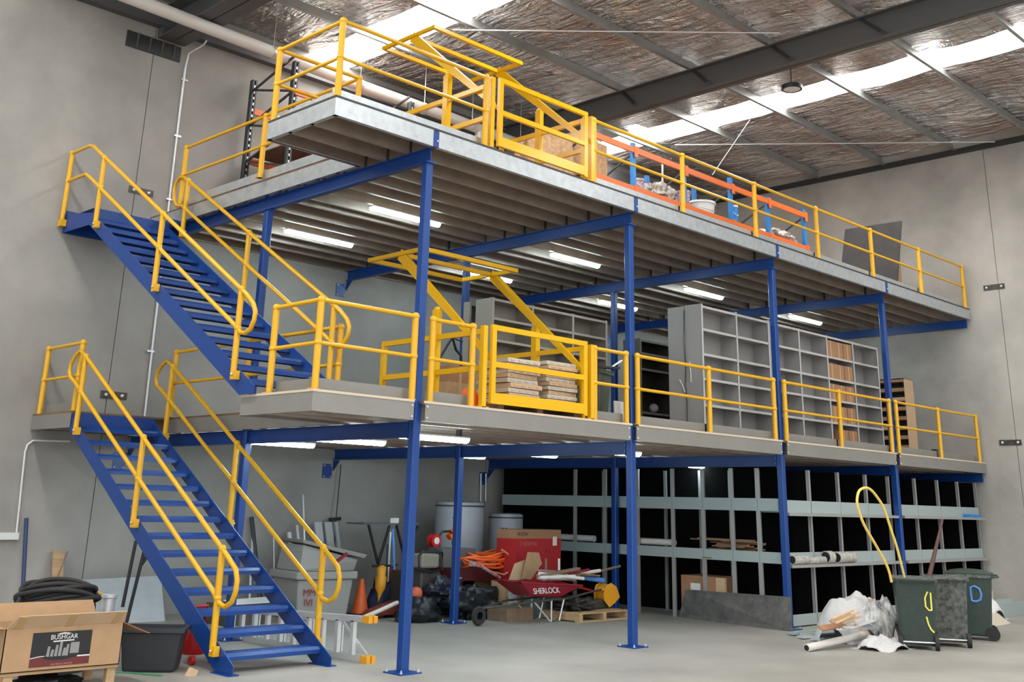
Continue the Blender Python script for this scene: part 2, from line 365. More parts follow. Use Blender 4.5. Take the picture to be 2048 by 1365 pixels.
# ---------------------------------------------------------------- beams
def ibeam(b, x, y0, y1, z0, z1, w=.1):
    b.box(x-w/2, y0, z0, x+w/2, y1, z0+.014); b.box(x-w/2, y0, z1-.014, x+w/2, y1, z1); b.box(x-.006, y0, z0, x+.006, y1, z1)
def wbracket(x, z, t):
    B(x-.26, YW-.012, z-.34, x-.04, YW-.001, z-.08).build('wall_bracket', BLUE, t)
    MB().prism([(YW-.01, z-.01), (YW-.01, z-.2), (YW-.2, z-.01)], 'x', x-.02, x-.006).build('gusset', BLUE, t)
    for a in (-.23, -.07):
        for c in (-.31, -.11): MB().ball((x+a, YW-.02, z+c), .018).build('anchor_bolt', BOLT, t)
for i, x in enumerate(XI):
    xc = x+CW/2; w_ = ['above the staircases', 'second from the left', 'third from the left', 'fourth from the left'][i]
    t = thing('floor_beam', (xc, 3.6, 6.086), 'blue steel beam under the upper deck running back to the wall, '+w_, 'beam')
    b = MB(); ibeam(b, xc, 0, YW-.02, 6.086, 6.276); b.build('beam_section', BLUE, t)
    B(xc-.045, -.096, 6.276, xc+.045, -.088, 6.49).build('splice_tab', BLUE, t)
    MB().ball((xc+.02, -.1, 6.36), .014).build('bolt', BOLT, t)
    for k in range(1, 15):
        y = -.09+.48*k
        if k % 1 == 0: B(xc-.05, y-.05, 6.277, xc-.042, y+.05, 6.44).build('joist_cleat', DARK, t)
    wbracket(xc, 6.086, t)
    for n_, (y0, y1) in enumerate([(CW, YB), (YB+CW, YW-.02)]):
        t = thing('floor_beam', (xc, (y0+y1)/2, 2.6), 'blue steel beam under the middle deck, %s, %s' % (w_, ['from the front column to the middle one', 'from the middle column to the wall'][n_]), 'beam')
        b = MB(); ibeam(b, xc, y0, y1, 2.6, 2.788); b.build('beam_section', BLUE, t)
        B(xc-.06, y0, 2.58, xc+.06, y0+.012, 2.788).build('end_plate', BLUE, t)
        for z in (2.65, 2.74): MB().ball((xc-.03, y0+.03, z), .013).build('bolt', BOLT, t)
        if n_: wbracket(xc, 2.6, t)
for z, w_ in ((6.086, 'upper'), (2.6, 'middle')):
    tag(B(XE-.06, .0, z, XE, YW-.02, z+.188).build('floor_beam', BLUE), 'dark blue steel beam against the end wall under the %s deck' % w_, 'beam')
# ---------------------------------------------------------------- decks
def channel(b, x0, x1, y, z0, z1, open_=1, f=.06, t=.004):
    b.box(x0, y-t/2, z0, x1, y+t/2, z1); b.box(x0, y, z0, x1, y+open_*f, z0+t); b.box(x0, y, z1-t, x1, y+open_*f, z1)
def deck(D, zb, lab, fasc, upper):
    z1 = D-.03
    t = thing('mezzanine_deck', (8.4, 3.6, zb), lab, 'mezzanine floor')
    # sheeting, notched round the front columns on the middle deck
    b = MB()
    if upper:
        b.box(DX, -.09, z1, XE, YW-.002, D); b.box(XL, -.09, z1, DX, 1.37, D)
    else:
        segs = [XL]+sum([[x-.09, x+.06] for x in XI], [])+[XE]
        for k in range(0, len(segs), 2): b.box(segs[k], -.09, z1, segs[k+1], -.008, D); b.box(max(segs[k], XL if k == 0 else segs[k]+.064), -.008, z1, segs[k+1]-.0, .13, D)
        ys = XI; b.box(DX, .13, z1, XE, YB-.01, D); b.box(DX, YB+CW+.01, z1, XE, YW-.002, D)
        cc = [DX]+sum([[x-.01, x+CW+.01] for x in XI], [])+[XE]
        for k in range(0, len(cc), 2): b.box(cc[k], YB-.01, z1, cc[k+1], YB+CW+.01, D)
        b.box(XL, .13, z1, DX, 1.37, D); b.box(-1.62, 5.9, z1, DX, YW-.002, D)
    b.build('floor_sheeting', BOARD, t)
    # light sawn edge of the sheeting
    e = MB()
    if upper: e.box(XL-.004, -.096, z1+.004, XE, -.0905, D-.001); e.box(XL-.006, -.09, z1+.004, XL-.0005, 1.37, D-.001)
    else:
        for k in range(0, len(segs), 2): e.box(segs[k], -.096, z1+.002, segs[k+1], -.0905, D)
        e.box(XL-.006, -.09, z1+.002, XL-.0005, 1.37, D)
    e.build('sheeting_edge', DARK if upper else PLYEDGE, t)
    # joists
    for k in range(1, 16):
        y = -.09+.48*k-(.13 if k == 8 else 0)
        x0 = XL+.02 if k <= 3 else DX+.01
        if k == 15: y = YW-.03
        if not upper and k >= 13: x0 = -1.6
        b = MB(); channel(b, x0, XE-.01, y, zb, z1, 1 if k < 15 else -1); b.build('joist', JOIST, t)
    # fascia channels
    if upper:
        cuts = [XL, -.66, 4.24-2.6, 4.246-.045+.09, 8.39, 12.67, XE]
        cuts = [XL, .01, 4.2, 8.35, 12.63, XE]; gaps = .004
        segs2 = [(cuts[k]+(.09 if k else 0), cuts[k+1]) for k in range(len(cuts)-1)]
    else:
        segs2 = [(XL, -.094), (.088, 4.058), (4.2, 8.222), (8.382, 12.49), (12.635, XE)]
    for x0, x1 in segs2:
        b = MB(); channel(b, x0, x1, -.088, zb, z1); b.build('fascia_channel', fasc, t)
        if not upper:
            for x in (x0+.03, x1-.03):
                if x < XL+.1 or x > XE-.1: continue
                for z in (zb+.04, z1-.04): MB().ball((x, -.094, z), .013).build('bolt', BOLT, t)
    def yfascia(x, y0, y1):
        b = MB(); b.box(x-.002, y0, zb, x+.002, y1, z1); b.box(x, y0, zb, x+.06, y1, zb+.004); b.box(x, y0, z1-.004, x+.06, y1, z1)
        b.build('fascia_channel', fasc, t)
    yfascia(XL+.001, -.088, 1.37)
    b = MB(); channel(b, XL, DX, 1.37, zb, z1, -1); b.build('fascia_channel', fasc, t)
    yfascia(DX-.002, 1.37, YW-.01 if upper else 5.9)
    if not upper: yfascia(-1.619, 5.9, YW-.01)
    return t
deck(D2, 6.276, 'upper mezzanine deck with bright galvanised fascia and grey joists below', GALV, True)
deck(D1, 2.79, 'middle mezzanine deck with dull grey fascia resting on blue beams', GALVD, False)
# ---------------------------------------------------------------- hand rails
def railing(D, runs, lab, toe, ends=(0, 0), grp=None, skip_posts=()):
    """runs: list of post positions in order; tubes follow the same line"""
    x, y = runs[0]; t = thing('guard_rail', (x, y, D), lab, 'guard rail', grp)
    for k, (x, y) in enumerate(runs):
        if k in skip_posts: continue
        b = MB(); b.tube([(x, y, D), (x, y, D+1.0)], .041, 12)
        b.ball((x, y, D+1.01), .05, 12); b.ball((x, y, D+.52), .052, 12, sz=.8)
        b.build('post', YEL, t)
        b = MB(); b.box(x-.05, y-.02, D, x+.05, y+.07, D+.012); b.build('foot_plate', YEL, t)
    P = [Vector((x, y, 0)) for x, y in runs]
    for nm, z, r in (('top_rail', D+1.01, .027), ('knee_rail', D+.52, .024)):
        b = MB()
        for p, q in zip(P[:-1], P[1:]): b.tube([p+Vector((0, 0, z)), q+Vector((0, 0, z))], r, 10)
        b.build(nm, YEL, t)
    if toe:
        for (x0, y0), (x1, y1) in zip(runs[:-1], runs[1:]):
            b = MB()
            if abs(y1-y0) < .05: b.box(x0-.02, y0+.085, D, x1+.02, y0+.09, D+.14)
            else: b.box(x0+.085, min(y0, y1)+.085, D, x0+.09, max(y0, y1), D+.14)
            b.build('toe_board', toe, t)
    return t
TM = GALVD; TU = GALV; FY = -.045
railing(D1, [(-1.52, .86), (-1.52, FY), (-.1, FY)], 'yellow guard rail around the overhanging corner of the middle deck beside the stair', TM)
railing(D1, [(.19, FY), (.88, FY)], 'short yellow guard rail between the first blue column and the middle loading gate', TM)
railing(D1, [(3.30, FY), (4.02, FY)], 'short yellow guard rail between the middle loading gate and the second column', TM)
railing(D1, [(4.29, FY), (6.15, FY), (8.1, FY)], 'yellow guard rail on the middle deck between the second and third columns', TM)
railing(D1, [(8.46, FY), (10.4, FY), (12.44, FY)], 'yellow guard rail on the middle deck between the third and fourth columns', TM)
railing(D1, [(12.74, FY), (14.7, FY), (16.7, FY)], 'yellow guard rail on the middle deck next to the end wall', TM)
railing(D1, [(-.14, 5.72), (-.14, 3.6), (-.14, 1.42)], 'yellow guard rail along the side of the middle deck behind the upper stair', None)
railing(D1, [(-1.58, 7.15), (-1.58, 5.93)], 'yellow guard rail on the lower stair landing at far left', TM)
railing(D2, [(-.2, 6.1), (-.2, 3.68), (-.2, 1.33), (-1.52, 1.33), (-1.52, FY), (.97, FY)], 'yellow guard rail around the overhanging corner of the upper deck', TU)
railing(D2, [(3.28, FY), (5.57, FY), (7.78, FY), (9.98, FY), (12.22, FY), (14.48, FY), (16.8, FY)], 'long yellow guard rail along the upper deck from loading gate to end wall', TU)
# ---------------------------------------------------------------- up-and-over loading gates
def gate(D, lab, up):
    t = thing('loading_gate', (2.15, .5, D), lab, 'loading gate'); s = .07
    for x, nm in ((1.08, 'left'), (3.22, 'right')):
        b = MB(); b.box(x-s/2, FY-s/2, D, x+s/2, FY+s/2, D+1.05); b.build('gate_post', YELG, t)
        B(x-.09, -.08, D, x+.09, .12, D+.012).build('foot_plate', YELG, t)
    for x in (1.17, 3.16):
        b = MB()                                          # side guard running back onto the deck
        ye = 2.12 if x < 2 else 1.85
        for y in (.06, ye):
            if True: b.box(x-.032, y-.032, D, x+.032, y+.032, D+1.032)
        for z in (.52, 1.0): b.box(x-.025, .06, D+z-.04, x+.025, ye, D+z+.03)
        b.box(x-.028, .06, D+.001, x+.028, ye, D+.05)
        b.build('side_guard', YELG, t)
        b = MB(); b.box(x-.045, .95, D, x+.045, 1.05, D+1.38); b.ball((x, 1.0, D+1.38), .05, 10); b.build('pivot_post', YELG, t)
        b = MB(); xx = x+(.05 if x < 2 else -.05)
        b.hexa([(xx-.02, -.03, D+.60), (xx+.02, -.03, D+.60), (xx+.02, .05, D+.76), (xx-.02, .05, D+.76)], [(xx-.02, 1.98, D+2.24), (xx+.02, 1.98, D+2.24), (xx+.02, 1.9, D+2.38), (xx-.02, 1.9, D+2.38)])
        b.build('swing_arm', YELG, t)
    b = MB(); x0, x1 = 1.2, 3.1; y = -.06
    b.box(x0, y-.025, D+.06, x0+.075, y+.025, D+1.08); b.box(x1-.075, y-.025, D+.04, x1, y+.025, D+1.08)
    b.box(x0+.075, y-.024, D+1.01, x1-.075, y+.024, D+1.079); b.box(x0+.075, y-.024, D+.53, x1-.075, y+.024, D+.60); b.box(x0+.075, y-.024, D+.06, x1-.075, y+.024, D+.2)
    b.build('front_frame', YELG, t)
    b = MB(); z = D+2.3
    for y in (1.40, 1.94, 2.62): b.box(x0-.03, y-.03, z-.02, x1+.03, y+.03, z+.04)
    for x in (x0, x1): b.box(x-.028, 1.41, z-.018, x+.028, 2.61, z+.038)
    b.build('overhead_frame', YELG, t)
    return t
gate(D1, 'yellow up and over pallet gate on the middle deck with its rear frame raised', 0)
gate(D2, 'yellow up and over pallet gate on the upper deck with its rear frame raised', 1)
# ---------------------------------------------------------------- stairs
SX = [-1.615, -.305]
def stairs(lab, z0, yf, top, slope, n, prof, loc):
    t = thing('staircase', loc, lab, 'stairs')
    for x in SX: MB().prism(prof, 'x', x, x+.012).build('stringer', BLUE, t)
    for k in range(1, n+1):
        z = z0+.2*k; y = yf(z)+.03
        b = MB(); x0, x1 = SX[0]+.012, SX[1]
        b.prism([(y, z-.075), (y, z-.032), (y+.03, z), (y+.26, z), (y+.26, z-.008), (y+.033, z-.008), (y+.006, z-.034), (y+.006, z-.075)], 'x', x0, x1); b.box(x0, y+.254, z-.06, x1, y+.26, z-.008)
        b.box(x0, y+.006, z-.075, x1, y+.025, z-.07)
        b.build('tread', BLUE, t)
        for x in (x0, x1-.008): MB().prism([(y+.03, z-.008), (y+.22, z-.008), (y+.2, z-.1), (y+.05, z-.1)], 'x', x, x+.008).build('tread_bracket', BLUE, t)
    return t
lo = stairs('lower blue steel staircase from the concrete floor to the middle deck', 0, lambda z: .93+(z-.10)/.574, 0, 0, 14,
    [(.93, 0), (.93, .10), (5.75, 2.87), (5.89, 2.87+.10), (5.89, 2.74), (1.27, 0)], (-.96, 1, 0))
B(SX[0], 5.86, 2.79, SX[1], 5.875, 3.0).build('top_plate', BLUE, lo)
for x in SX: B(x-.05, .92, 0, x+.08, 1.3, .012).build('foot_plate', BLUE, lo)
up = stairs('upper blue steel staircase from the middle deck to the upper deck', D1, lambda z: 1.063+(z-3.127)/.581, 0, 0, 15,
    [(1.04, D1), (1.04, 3.12), (5.70, 5.82), (6.17, 6.11), (7.27, 6.28), (7.27, 5.95), (6.27, 5.93), (1.36, D1)], (-.96, 1.1, D1))
B(SX[0]+.012, 6.2, 6.19, SX[1], 7.27, 6.2).build('landing_plate', BLUE, up)
B(SX[0]+.012, 6.19, 5.95, SX[1], 6.2, 6.2).build('landing_riser', BLUE, up)
B(SX[0]+.012, 7.255, 5.95, SX[1], 7.27, 6.33).build('landing_back_plate', BLUE, up)
B(-.3, 6.15, 6.2, -.12, 7.2, 6.27).build('landing_step', BLUE, up)
def arc(c, r, a0, a1, n=7):
    return [(c[0]+r*math.cos(math.radians(a0+(a1-a0)*i/n)), c[1]+r*math.sin(math.radians(a0+(a1-a0)*i/n))) for i in range(n+1)]
def srail(x, path, posts, side, lab, closed=True, extra=None):
    t = thing('stair_handrail', (x, posts[0][0], posts[0][1]), lab, 'handrail')
    MB().tube([(x, a, c) for a, c in path], .029, 10, closed=closed).build('looped_rail' if closed else 'top_rail', YEL, t)
    if extra: MB().tube([(x, a, c) for a, c in extra], .026, 10).build('knee_rail', YEL, t)
    for y, zb, zt, zm in posts:
        b = MB(); b.tube([(x, y, zb), (x, y, zt)], .038, 12); b.ball((x, y, zt+.005), .046); b.ball((x, y, zm), .048, sz=.9)
        b.build('post', YEL, t)
        b = MB(); b.tube([(x, y, zb+.03), (x, y-.01, zb), (x, y-.05, zb-.01)], .04, 10); b.box(x-.03 if side < 0 else x-.045, y-.075, zb-.07, x+.045 if side < 0 else x+.03, y+.02, zb+.035)
        b.build('side_bracket', YEL, t)
        MB().ball((x+side*.05, y-.04, zb-.01), .014).build('bolt', BOLT, t)
    return t
zt = lambda y: 1.29+(y-1.30)*.585
zk = lambda y: .80+(y-1.35)*.587
loop = [(5.6, zt(5.6)), (5.78, zt(5.6)+.09), (5.93, 3.84), (6.05, 3.74), (6.08, 3.62), (6.02, 3.52), (5.85, zk(5.85)-.0), (5.6, zk(5.6)), (1.4, zk(1.4)), (1.25, .715), (1.12, .69), (1.0, .75), (.94, .86), (.93, .98), (.98, 1.09), (1.15, zt(1.15)), (1.4, zt(1.4))]
LP = [(5.58, 2.74, zt(5.58), zk(5.58)), (3.5, 1.53, zt(3.5), zk(3.5)), (1.30, .24, zt(1.3), zk(1.3))]
srail(-1.665, loop, LP, -1, 'yellow looped handrail on the outer side of the lower staircase')
srail(-.255, loop, LP, 1, 'yellow looped handrail on the inner side of the lower staircase')
ut = lambda y: 4.34+(y-1.5)*.59
uk = lambda y: 3.86+(y-1.5)*.59
UP = [(3.74, 4.62, ut(3.74), uk(3.74)), (1.45, 3.28, ut(1.45), uk(1.45))]
bot = [(1.5, uk(1.5)), (1.38, 3.775), (1.27, 3.755), (1.16, 3.80), (1.10, 3.90), (1.09, 4.0), (1.15, 4.10), (1.32, ut(1.32))]
tl = srail(-1.665, [(7.24, 7.31), (6.55, 7.30), (6.42, 7.26)]+[(1.5, ut(1.5))]+bot[::-1]+[(6.42, uk(6.42)-.02), (6.55, 6.81), (7.24, 6.82)],
    [(5.93, 5.88, ut(5.93), uk(5.93))]+UP, -1, 'yellow handrail on the outer side of the upper staircase ending level over its landing', closed=False)
b = MB(); b.tube([(-1.665, 7.22, 6.12), (-1.665, 7.22, 7.31)], .038, 12); b.ball((-1.665, 7.22, 7.31), .046); b.ball((-1.665, 7.22, 6.82), .048); b.box(-1.71, 7.14, 6.04, -1.62, 7.27, 6.15); b.build('post', YEL, tl)
tp = [(5.75, ut(5.75)), (5.95, 6.97), (6.1, 7.0), (6.22, 6.93), (6.26, 6.8), (6.22, 6.62), (6.1, 6.5), (5.9, uk(5.9)+.0)]
srail(-.255, tp+bot, [(5.8, 5.98, ut(5.8), uk(5.8))]+UP, 1, 'yellow looped handrail on the inner side of the upper staircase')
# ---------------------------------------------------------------- tube lights
def tlight(x0, x1, y, z, lab):
    t = thing('tube_light', ((x0+x1)/2, y, z), lab, 'light')
    b = MB(); b.box(x0, y-.065, z+.055, x1, y+.065, z+.075); b.build('housing', WHITEP, t)
    b = MB(); n = 8; pr = [(y+.065*math.cos(math.pi*k/n), z+.055-.062*math.sin(math.pi*k/n)) for k in range(n+1)]
    b.prism(pr, 'x', x0+.01, x1-.01); b.build('diffuser', TUBE, t)
    if z < 4:
        for x in (x0+.15, x1-.15): B(x-.02, y-.04, z+.075, x+.02, y+.04, 2.789).build('hanging_bracket', DARK, t)
    return t
k = 0
for r, y in enumerate((2.85, 5.2)):
    for i, (x0, x1) in enumerate([(1.33, 2.74), (5.52, 6.82), (9.66, 10.95), (13.8, 15.15)]):
        tlight(x0, x1, y, 6.2, 'glowing tube light under the upper deck, %s row, %s from the left' % (['front', 'back'][r], ORD[i]))
for r, y in enumerate((.66, 2.42, 4.15)):
    for i, (x0, x1) in enumerate([(.23, 1.5), (4.42, 5.2), (9.0, 10.2)]):
        if i == 2 and r != 1: continue
        tlight(x0, x1, y, 2.625, 'glowing tube light under the middle deck, %s row, %s bay from the stairs' % (['front', 'centre', 'back'][r], ORD[i]))
# ---------------------------------------------------------------- middle deck: shelving cabinets
def cabinets(x0, xs, yf, depth, z0, z1, nsh, body, edge, lab, back=True, second=0, shelves=None):
    t = thing('shelving_cabinet', ((x0+xs[-1])/2, yf+depth/2, z0), lab, 'shelving')
    yb = yf+depth
    for k, x in enumerate([x0]+xs):
        b = MB(); b.box(x-.012, yf, z0, x+.012, yb, z1); b.box(x-.025, yf-.004, z0, x+.025, yf, z1); b.build('upright_panel', [body], t)
        B(x-.022, yf-.008, z0, x+.022, yf-.004, z1).build('upright_edge', edge, t)
    B(x0, yb-.01, z0, xs[-1], yb, z1).build('back_panel', body, t)
    prev = x0
    zs = shelves or [z0+.08+(z1-z0-.1)*k/nsh for k in range(nsh+1)]
    for x in xs:
        for z in zs:
            b = MB(); b.box(prev+.013, yf+.004, z, x-.013, yb-.011, z+.012); b.build('shelf', body, t)
            B(prev+.022, yf-.002, z-.028, x-.022, yf+.004, z+.014).build('shelf_edge', edge, t)
        prev = x
    return t
gx = [6.94+1.075*k for k in range(7)]
GZ = [D1+.1, 3.56, 4.0, 4.42, 4.85, 5.25]
cabinets(gx[0], gx[1:3], .6, .35, D1, 5.29, 5, SHELFG, SHELFE, 'tall grey steel shelving on the middle deck between second and third columns, two bays', shelves=GZ)
cabinets(gx[2]+.06, [x+.02 for x in gx[3:]], .6, .35, D1, 5.27, 5, SHELFG, SHELFE, 'tall grey steel shelving beyond the third column, one bay filled with cartons', shelves=GZ)
t = cabinets(gx[0], gx[1:], .97, .35, D1, 5.28, 5, SHELFG, SHELFE, 'grey steel shelving standing back to back behind the front grey run', shelves=GZ)
c = thing('cable', (6.92, .94, 3.2), 'dark cable and pale ties hanging down the seam of the grey cabinet end', 'cable')
MB().tube([(6.915, .96, 5.2), (6.915, .97, 4.6), (6.915, .95, 4.2), (6.915, .97, 3.9), (6.915, .94, 3.6), (6.915, .95, 3.2)], .008, 5).build('black_cable', BLACK, c)
MB().tube([(6.91, .86, 4.3), (6.91, .84, 4.1), (6.91, .84, 3.95)], .009, 5).build('pale_tie', PRINTW, c)
MB().tube([(6.91, 1.08, 4.0), (6.91, 1.02, 3.9), (6.91, .97, 3.78)], .009, 5).build('pale_tie', PRINTW, c)
# cartons in the fifth bay
LV = ['bottom', 'fourth', 'third', 'second', 'top']
xa, xb = gx[4]+.05, gx[5]-.0
for r, z in enumerate([D1+.112, 3.572, 4.012, 4.432, 4.862]):
    for k in range(3):
        w_ = (xb-xa)/3; x = xa+w_*k
        if r == 0 and k == 0: continue
        h_ = [.30, .32, .31, .30, .33][r]
        t = thing('archive_carton', (x+w_/2, .76, z), 'brown cardboard carton on the %s shelf of the grey shelving, %s' % (['bottom', 'second lowest', 'middle', 'second highest', 'top'][r], ['left', 'middle', 'right'][k]), 'box', 'cartons filed on the grey shelving')
        B(x+.006, .62+.01*(k % 2), z, x+w_-.006, .92, z+h_).build('carton_body', CARDD, t)
        B(x+w_/2-.02, .618+.01*(k % 2), z+.01, x+w_/2+.02, .6195+.01*(k % 2), z+h_).build('tape', TAPE, t)
# beige cabinets further back
bz = [3.1, 3.45, 3.8, 4.17, 4.53, 4.9]
cabinets(4.15, [5.14, 6.22, 7.18], 2.95, .42, D1, 5.25, 5, SHELFB, mat('beige_edge', (.5, .47, .40), .5), 'row of beige steel shelving behind the middle loading gate', shelves=bz+[5.225])
cabinets(4.15, [5.14, 6.22], 3.52, .16, D1, 5.24, 5, SHELFB, SHELFB, 'narrow beige cabinet standing behind the beige shelving', shelves=[3.1, 5.2])
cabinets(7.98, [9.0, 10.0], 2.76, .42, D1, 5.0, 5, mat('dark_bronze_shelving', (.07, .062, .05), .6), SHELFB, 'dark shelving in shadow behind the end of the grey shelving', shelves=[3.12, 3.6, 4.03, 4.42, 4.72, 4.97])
p = Vector((8.5, 2.9, 3.62)); tag(MB().ball((8.55, 2.9, 3.72), .09, 10, sx=1.2, sz=1.0).xf(Matrix.Identity(4)).build('white_bag', WHITEP), 'small white bag on the dark shelving', 'bag')
# timber pigeonhole rack at the far end
t = thing('timber_pigeonhole_rack', (16.0, 1.4, D1), 'timber pigeonhole rack with dark slots beside the end wall on the middle deck', 'rack')
x0, y0, y1 = 15.75, 1.12, 1.98
B(x0, y0, D1, x0+.42, y0+.025, 4.86).build('side_panel', CARDL, t)
B(x0+.3, y0+.025, D1, x0+.42, y1, 4.86).build('back_panel', BLACK, t)
B(x0, y1-.02, D1, x0+.3, y1, 4.86).build('side_panel', WOODD, t)
for k in range(9):
    z = D1+.05+.215*k; B(x0-.01, y0+.03, z, x0+.28, y1-.02, z+.08).build('shelf_slat', CARDD if k % 3 else WOOD, t)
B(x0-.01, y0, 4.86, x0+.42, y1, 4.88).build('top', WOODD, t)
tag(B(15.0, .2, D1, 15.12, .3, D1+.2).build('black_block', BLACK), 'small black block on the middle deck near the end wall rail', 'block')
# stacks of boards on a pallet behind the middle gate
t = thing('timber_pallet', (2.25, .4, D1), 'timber pallet under the board stacks behind the middle loading gate', 'pallet')
for k in range(4): B(1.45, .04+.2*k, D1+.1, 3.08, .14+.2*k, D1+.12).build('deck_board', WOOD, t)
for k in range(3): B(1.45+.76*k, .04, D1, 1.56+.76*k, .74, D1+.1).build('bearer', WOODD, t)
random.seed(11)
for s, (xc, n, nm) in enumerate([(1.98, 9, 'left'), (2.74, 11, 'right')]):
    z = D1+.125
    for k in range(n):
        h_ = .066 if s == 0 else .058; dx, dy, rz = random.uniform(-.03, .03), random.uniform(-.03, .03), random.uniform(-.05, .05)
        b = MB(); b.box(-.3, -.3, 0, .3, .3, h_-.008)
        for q in range(4): b.box(-.24+.14*q, -.31, .02, -.17+.14*q, -.298, h_-.03)
        b.xf(Matrix.Translation((xc+dx, .37+dy, z)) @ Matrix.Rotation(rz, 4, 'Z'))
        o = b.build('board_slab', [PALE, CARDL][k % 2]); z += h_
        tag(o, 'pale board slab in the %s stack behind the middle gate, %s' % (nm, ('number %s up from the pallet' % (ORD+['eleventh'])[k]) if k < n-1 else 'topmost of the stack'), 'board', 'boards stacked on the middle deck')
# bins and loose things by the gate
def wheelie(loc, rz, lab, matb=BINM, lid=True, dirty=None, sc=1.0):
    t = thing('wheelie_bin', (0, 0, 0), lab, 'bin')
    b = MB(); w0, d0, w1, d1, h_ = .23, .25, .285, .33, .96
    n = .03
    b.hexa([(-w0, -d0, .06), (w0, -d0, .06), (w0, d0, .06), (-w0, d0, .06)], [(-w1, -d1, h_), (w1, -d1, h_), (w1, d1, h_), (-w1, d1, h_)])
    o = b.build('bin_body', matb, t, bevel=.03)
    b = MB(); b.box(-w1-.03, -d1-.03, h_-.04, w1+.03, -d1+.01, h_+.015); b.box(-w1-.03, d1-.01, h_-.04, w1+.03, d1+.03, h_+.015)
    b.box(-w1-.03, -d1+.01, h_-.04, -w1+.01, d1-.01, h_+.015); b.box(w1-.01, -d1+.01, h_-.04, w1+.03, d1-.01, h_+.015)
    b.build('rim', BIND if matb is BINM else matb, t, bevel=.008)
    b = MB()
    for k in (-1, 0, 1): b.box(-.16+.16*k-.012+.16*0, d0+.04, .35, -.16+.16*k+.012, d0+.052+.03, .9)
    for s in (-1, 1):
        wb = MB(); wb.tube([(s*(w0-.01), d0+.02, .1), (s*(w0+.045), d0+.02, .1)], .1, 20); wb.tube([(s*(w0+.045), d0+.02, .1), (s*(w0+.05), d0+.02, .1)], .05, 16); wb.build('wheel', RUBBER, t)
    MB().tube([(-w0, d0+.02, .1), (w0, d0+.02, .1)], .012, 8).build('axle', BOLT, t)
    MB().tube([(-w1+.02, d1+.03, h_-.02), (-w1+.02, d1+.09, h_-.01), (w1-.02, d1+.09, h_-.01), (w1-.02, d1+.03, h_-.02)], .016, 8).build('handle', matb, t)
    if lid:
        b = MB(); vs = []; m_ = 8
        for i in range(m_+1):
            for j in range(m_+1):
                x = (-1+2*i/m_); y = (-1+2*j/m_)
                vs.append((x*(w1+.035), y*(d1+.035), h_+.02+.07*(1-x*x)*(1-y*y)**.5))
        fs = [(i*(m_+1)+j, (i+1)*(m_+1)+j, (i+1)*(m_+1)+j+1, i*(m_+1)+j+1) for i in range(m_) for j in range(m_)]
        b.add(vs, fs, True); b.box(-w1-.035, -d1-.035, h_+.016, w1+.035, d1+.035, h_+.03); b.build('lid', matb, t)
    else:
        B(-w1+.012, -d1+.012, h_-.02, w1-.012, d1-.012, h_+.004).build('rubbish_fill', BIND, t)
    t.location = loc; t.rotation_euler = (0, 0, rz); t.scale = (sc, sc, sc)
    return t
wheelie((4.35, .95, D1), .3, 'grey green wheelie bin on the middle deck right of the loading gate', mat('grey_green_bin', (.075, .095, .07), .5, nz=.3), True, sc=.86)
b = MB(); b.box(3.55, .5, D1, 4.0, 1.0, D1+.62); tag(b.build('dark_crate', mat('dark_green_crate', (.02, .03, .022), .6), bevel=.02), 'dark green crate behind the right side of the middle loading gate', 'crate')
t = at(1221, 800, 'y', .35); tag(B(4.22, .34, D1+.0, 4.5, .36, D1+.36).build('white_sheet', WHITEP), 'small white panel standing beside the second column on the middle deck', 'panel')
b = MB(); 
for k in range(3):
    pass
t = thing('tool_hooks', (4.4, .6, D1+.8), 'grey cloth and black tool lying on the bin lid beside the second column', 'cloth')
MB().bar((4.2, .8, D1+.9), (4.75, .7, D1+.92), .12, .03).build('black_strap', BLACK, t); MB().bar((4.62, .72, D1+.93), (4.8, .66, D1+1.05), .04, .02).build('grey_strap', ALU, t)
# cartons and cable left of the gate
z = D1
for k, (w_, h_, nm) in enumerate([(.52, .30, 'bottom'), (.50, .26, 'middle'), (.44, .25, 'top')]):
    t = thing('brown_carton', (2.55, 2.2, z), 'brown cardboard carton in the pile behind the first column, %s one' % nm, 'box', 'cartons piled left of the middle gate')
    B(2.52-w_/2, 1.95, z, 2.52+w_/2, 2.42, z+h_).build('carton_body', [CARDD, CARD, CARDD][k], t); B(2.50, 1.947, z, 2.55, 1.949, z+h_).build('tape', TAPE, t); z += h_
c = thing('cable', (2.7, 2.5, D1), 'black cable looped up against the middle column behind the loading gate', 'cable')
b = MB(); pp = [at(880, 715, 'y', 2.6), at(895, 690, 'y', 2.6), at(905, 676, 'y', 2.6), at(912, 700, 'y', 2.6), at(922, 712, 'y', 2.6), at(924, 760, 'y', 2.6), at(920, 800, 'y', 2.6)]
b.tube(pp, .022, 8).build('cable_run', BLACK, c)
MB().tube([at(905, 676, 'y', 2.62), at(925, 684, 'y', 2.62)], .012, 6).build('cable_tail', BLACK, c)
b = MB(); vs = []; random.seed(5)
tag(MB().prism([(.98, D1), (1.35, D1), (1.2, D1+.1), (1.1, D1+.26), (1.04, D1+.2)], 'y', .12, .3).build('orange_cloth', CONE), 'orange cloth bunched at the foot of the middle loading gate', 'cloth')
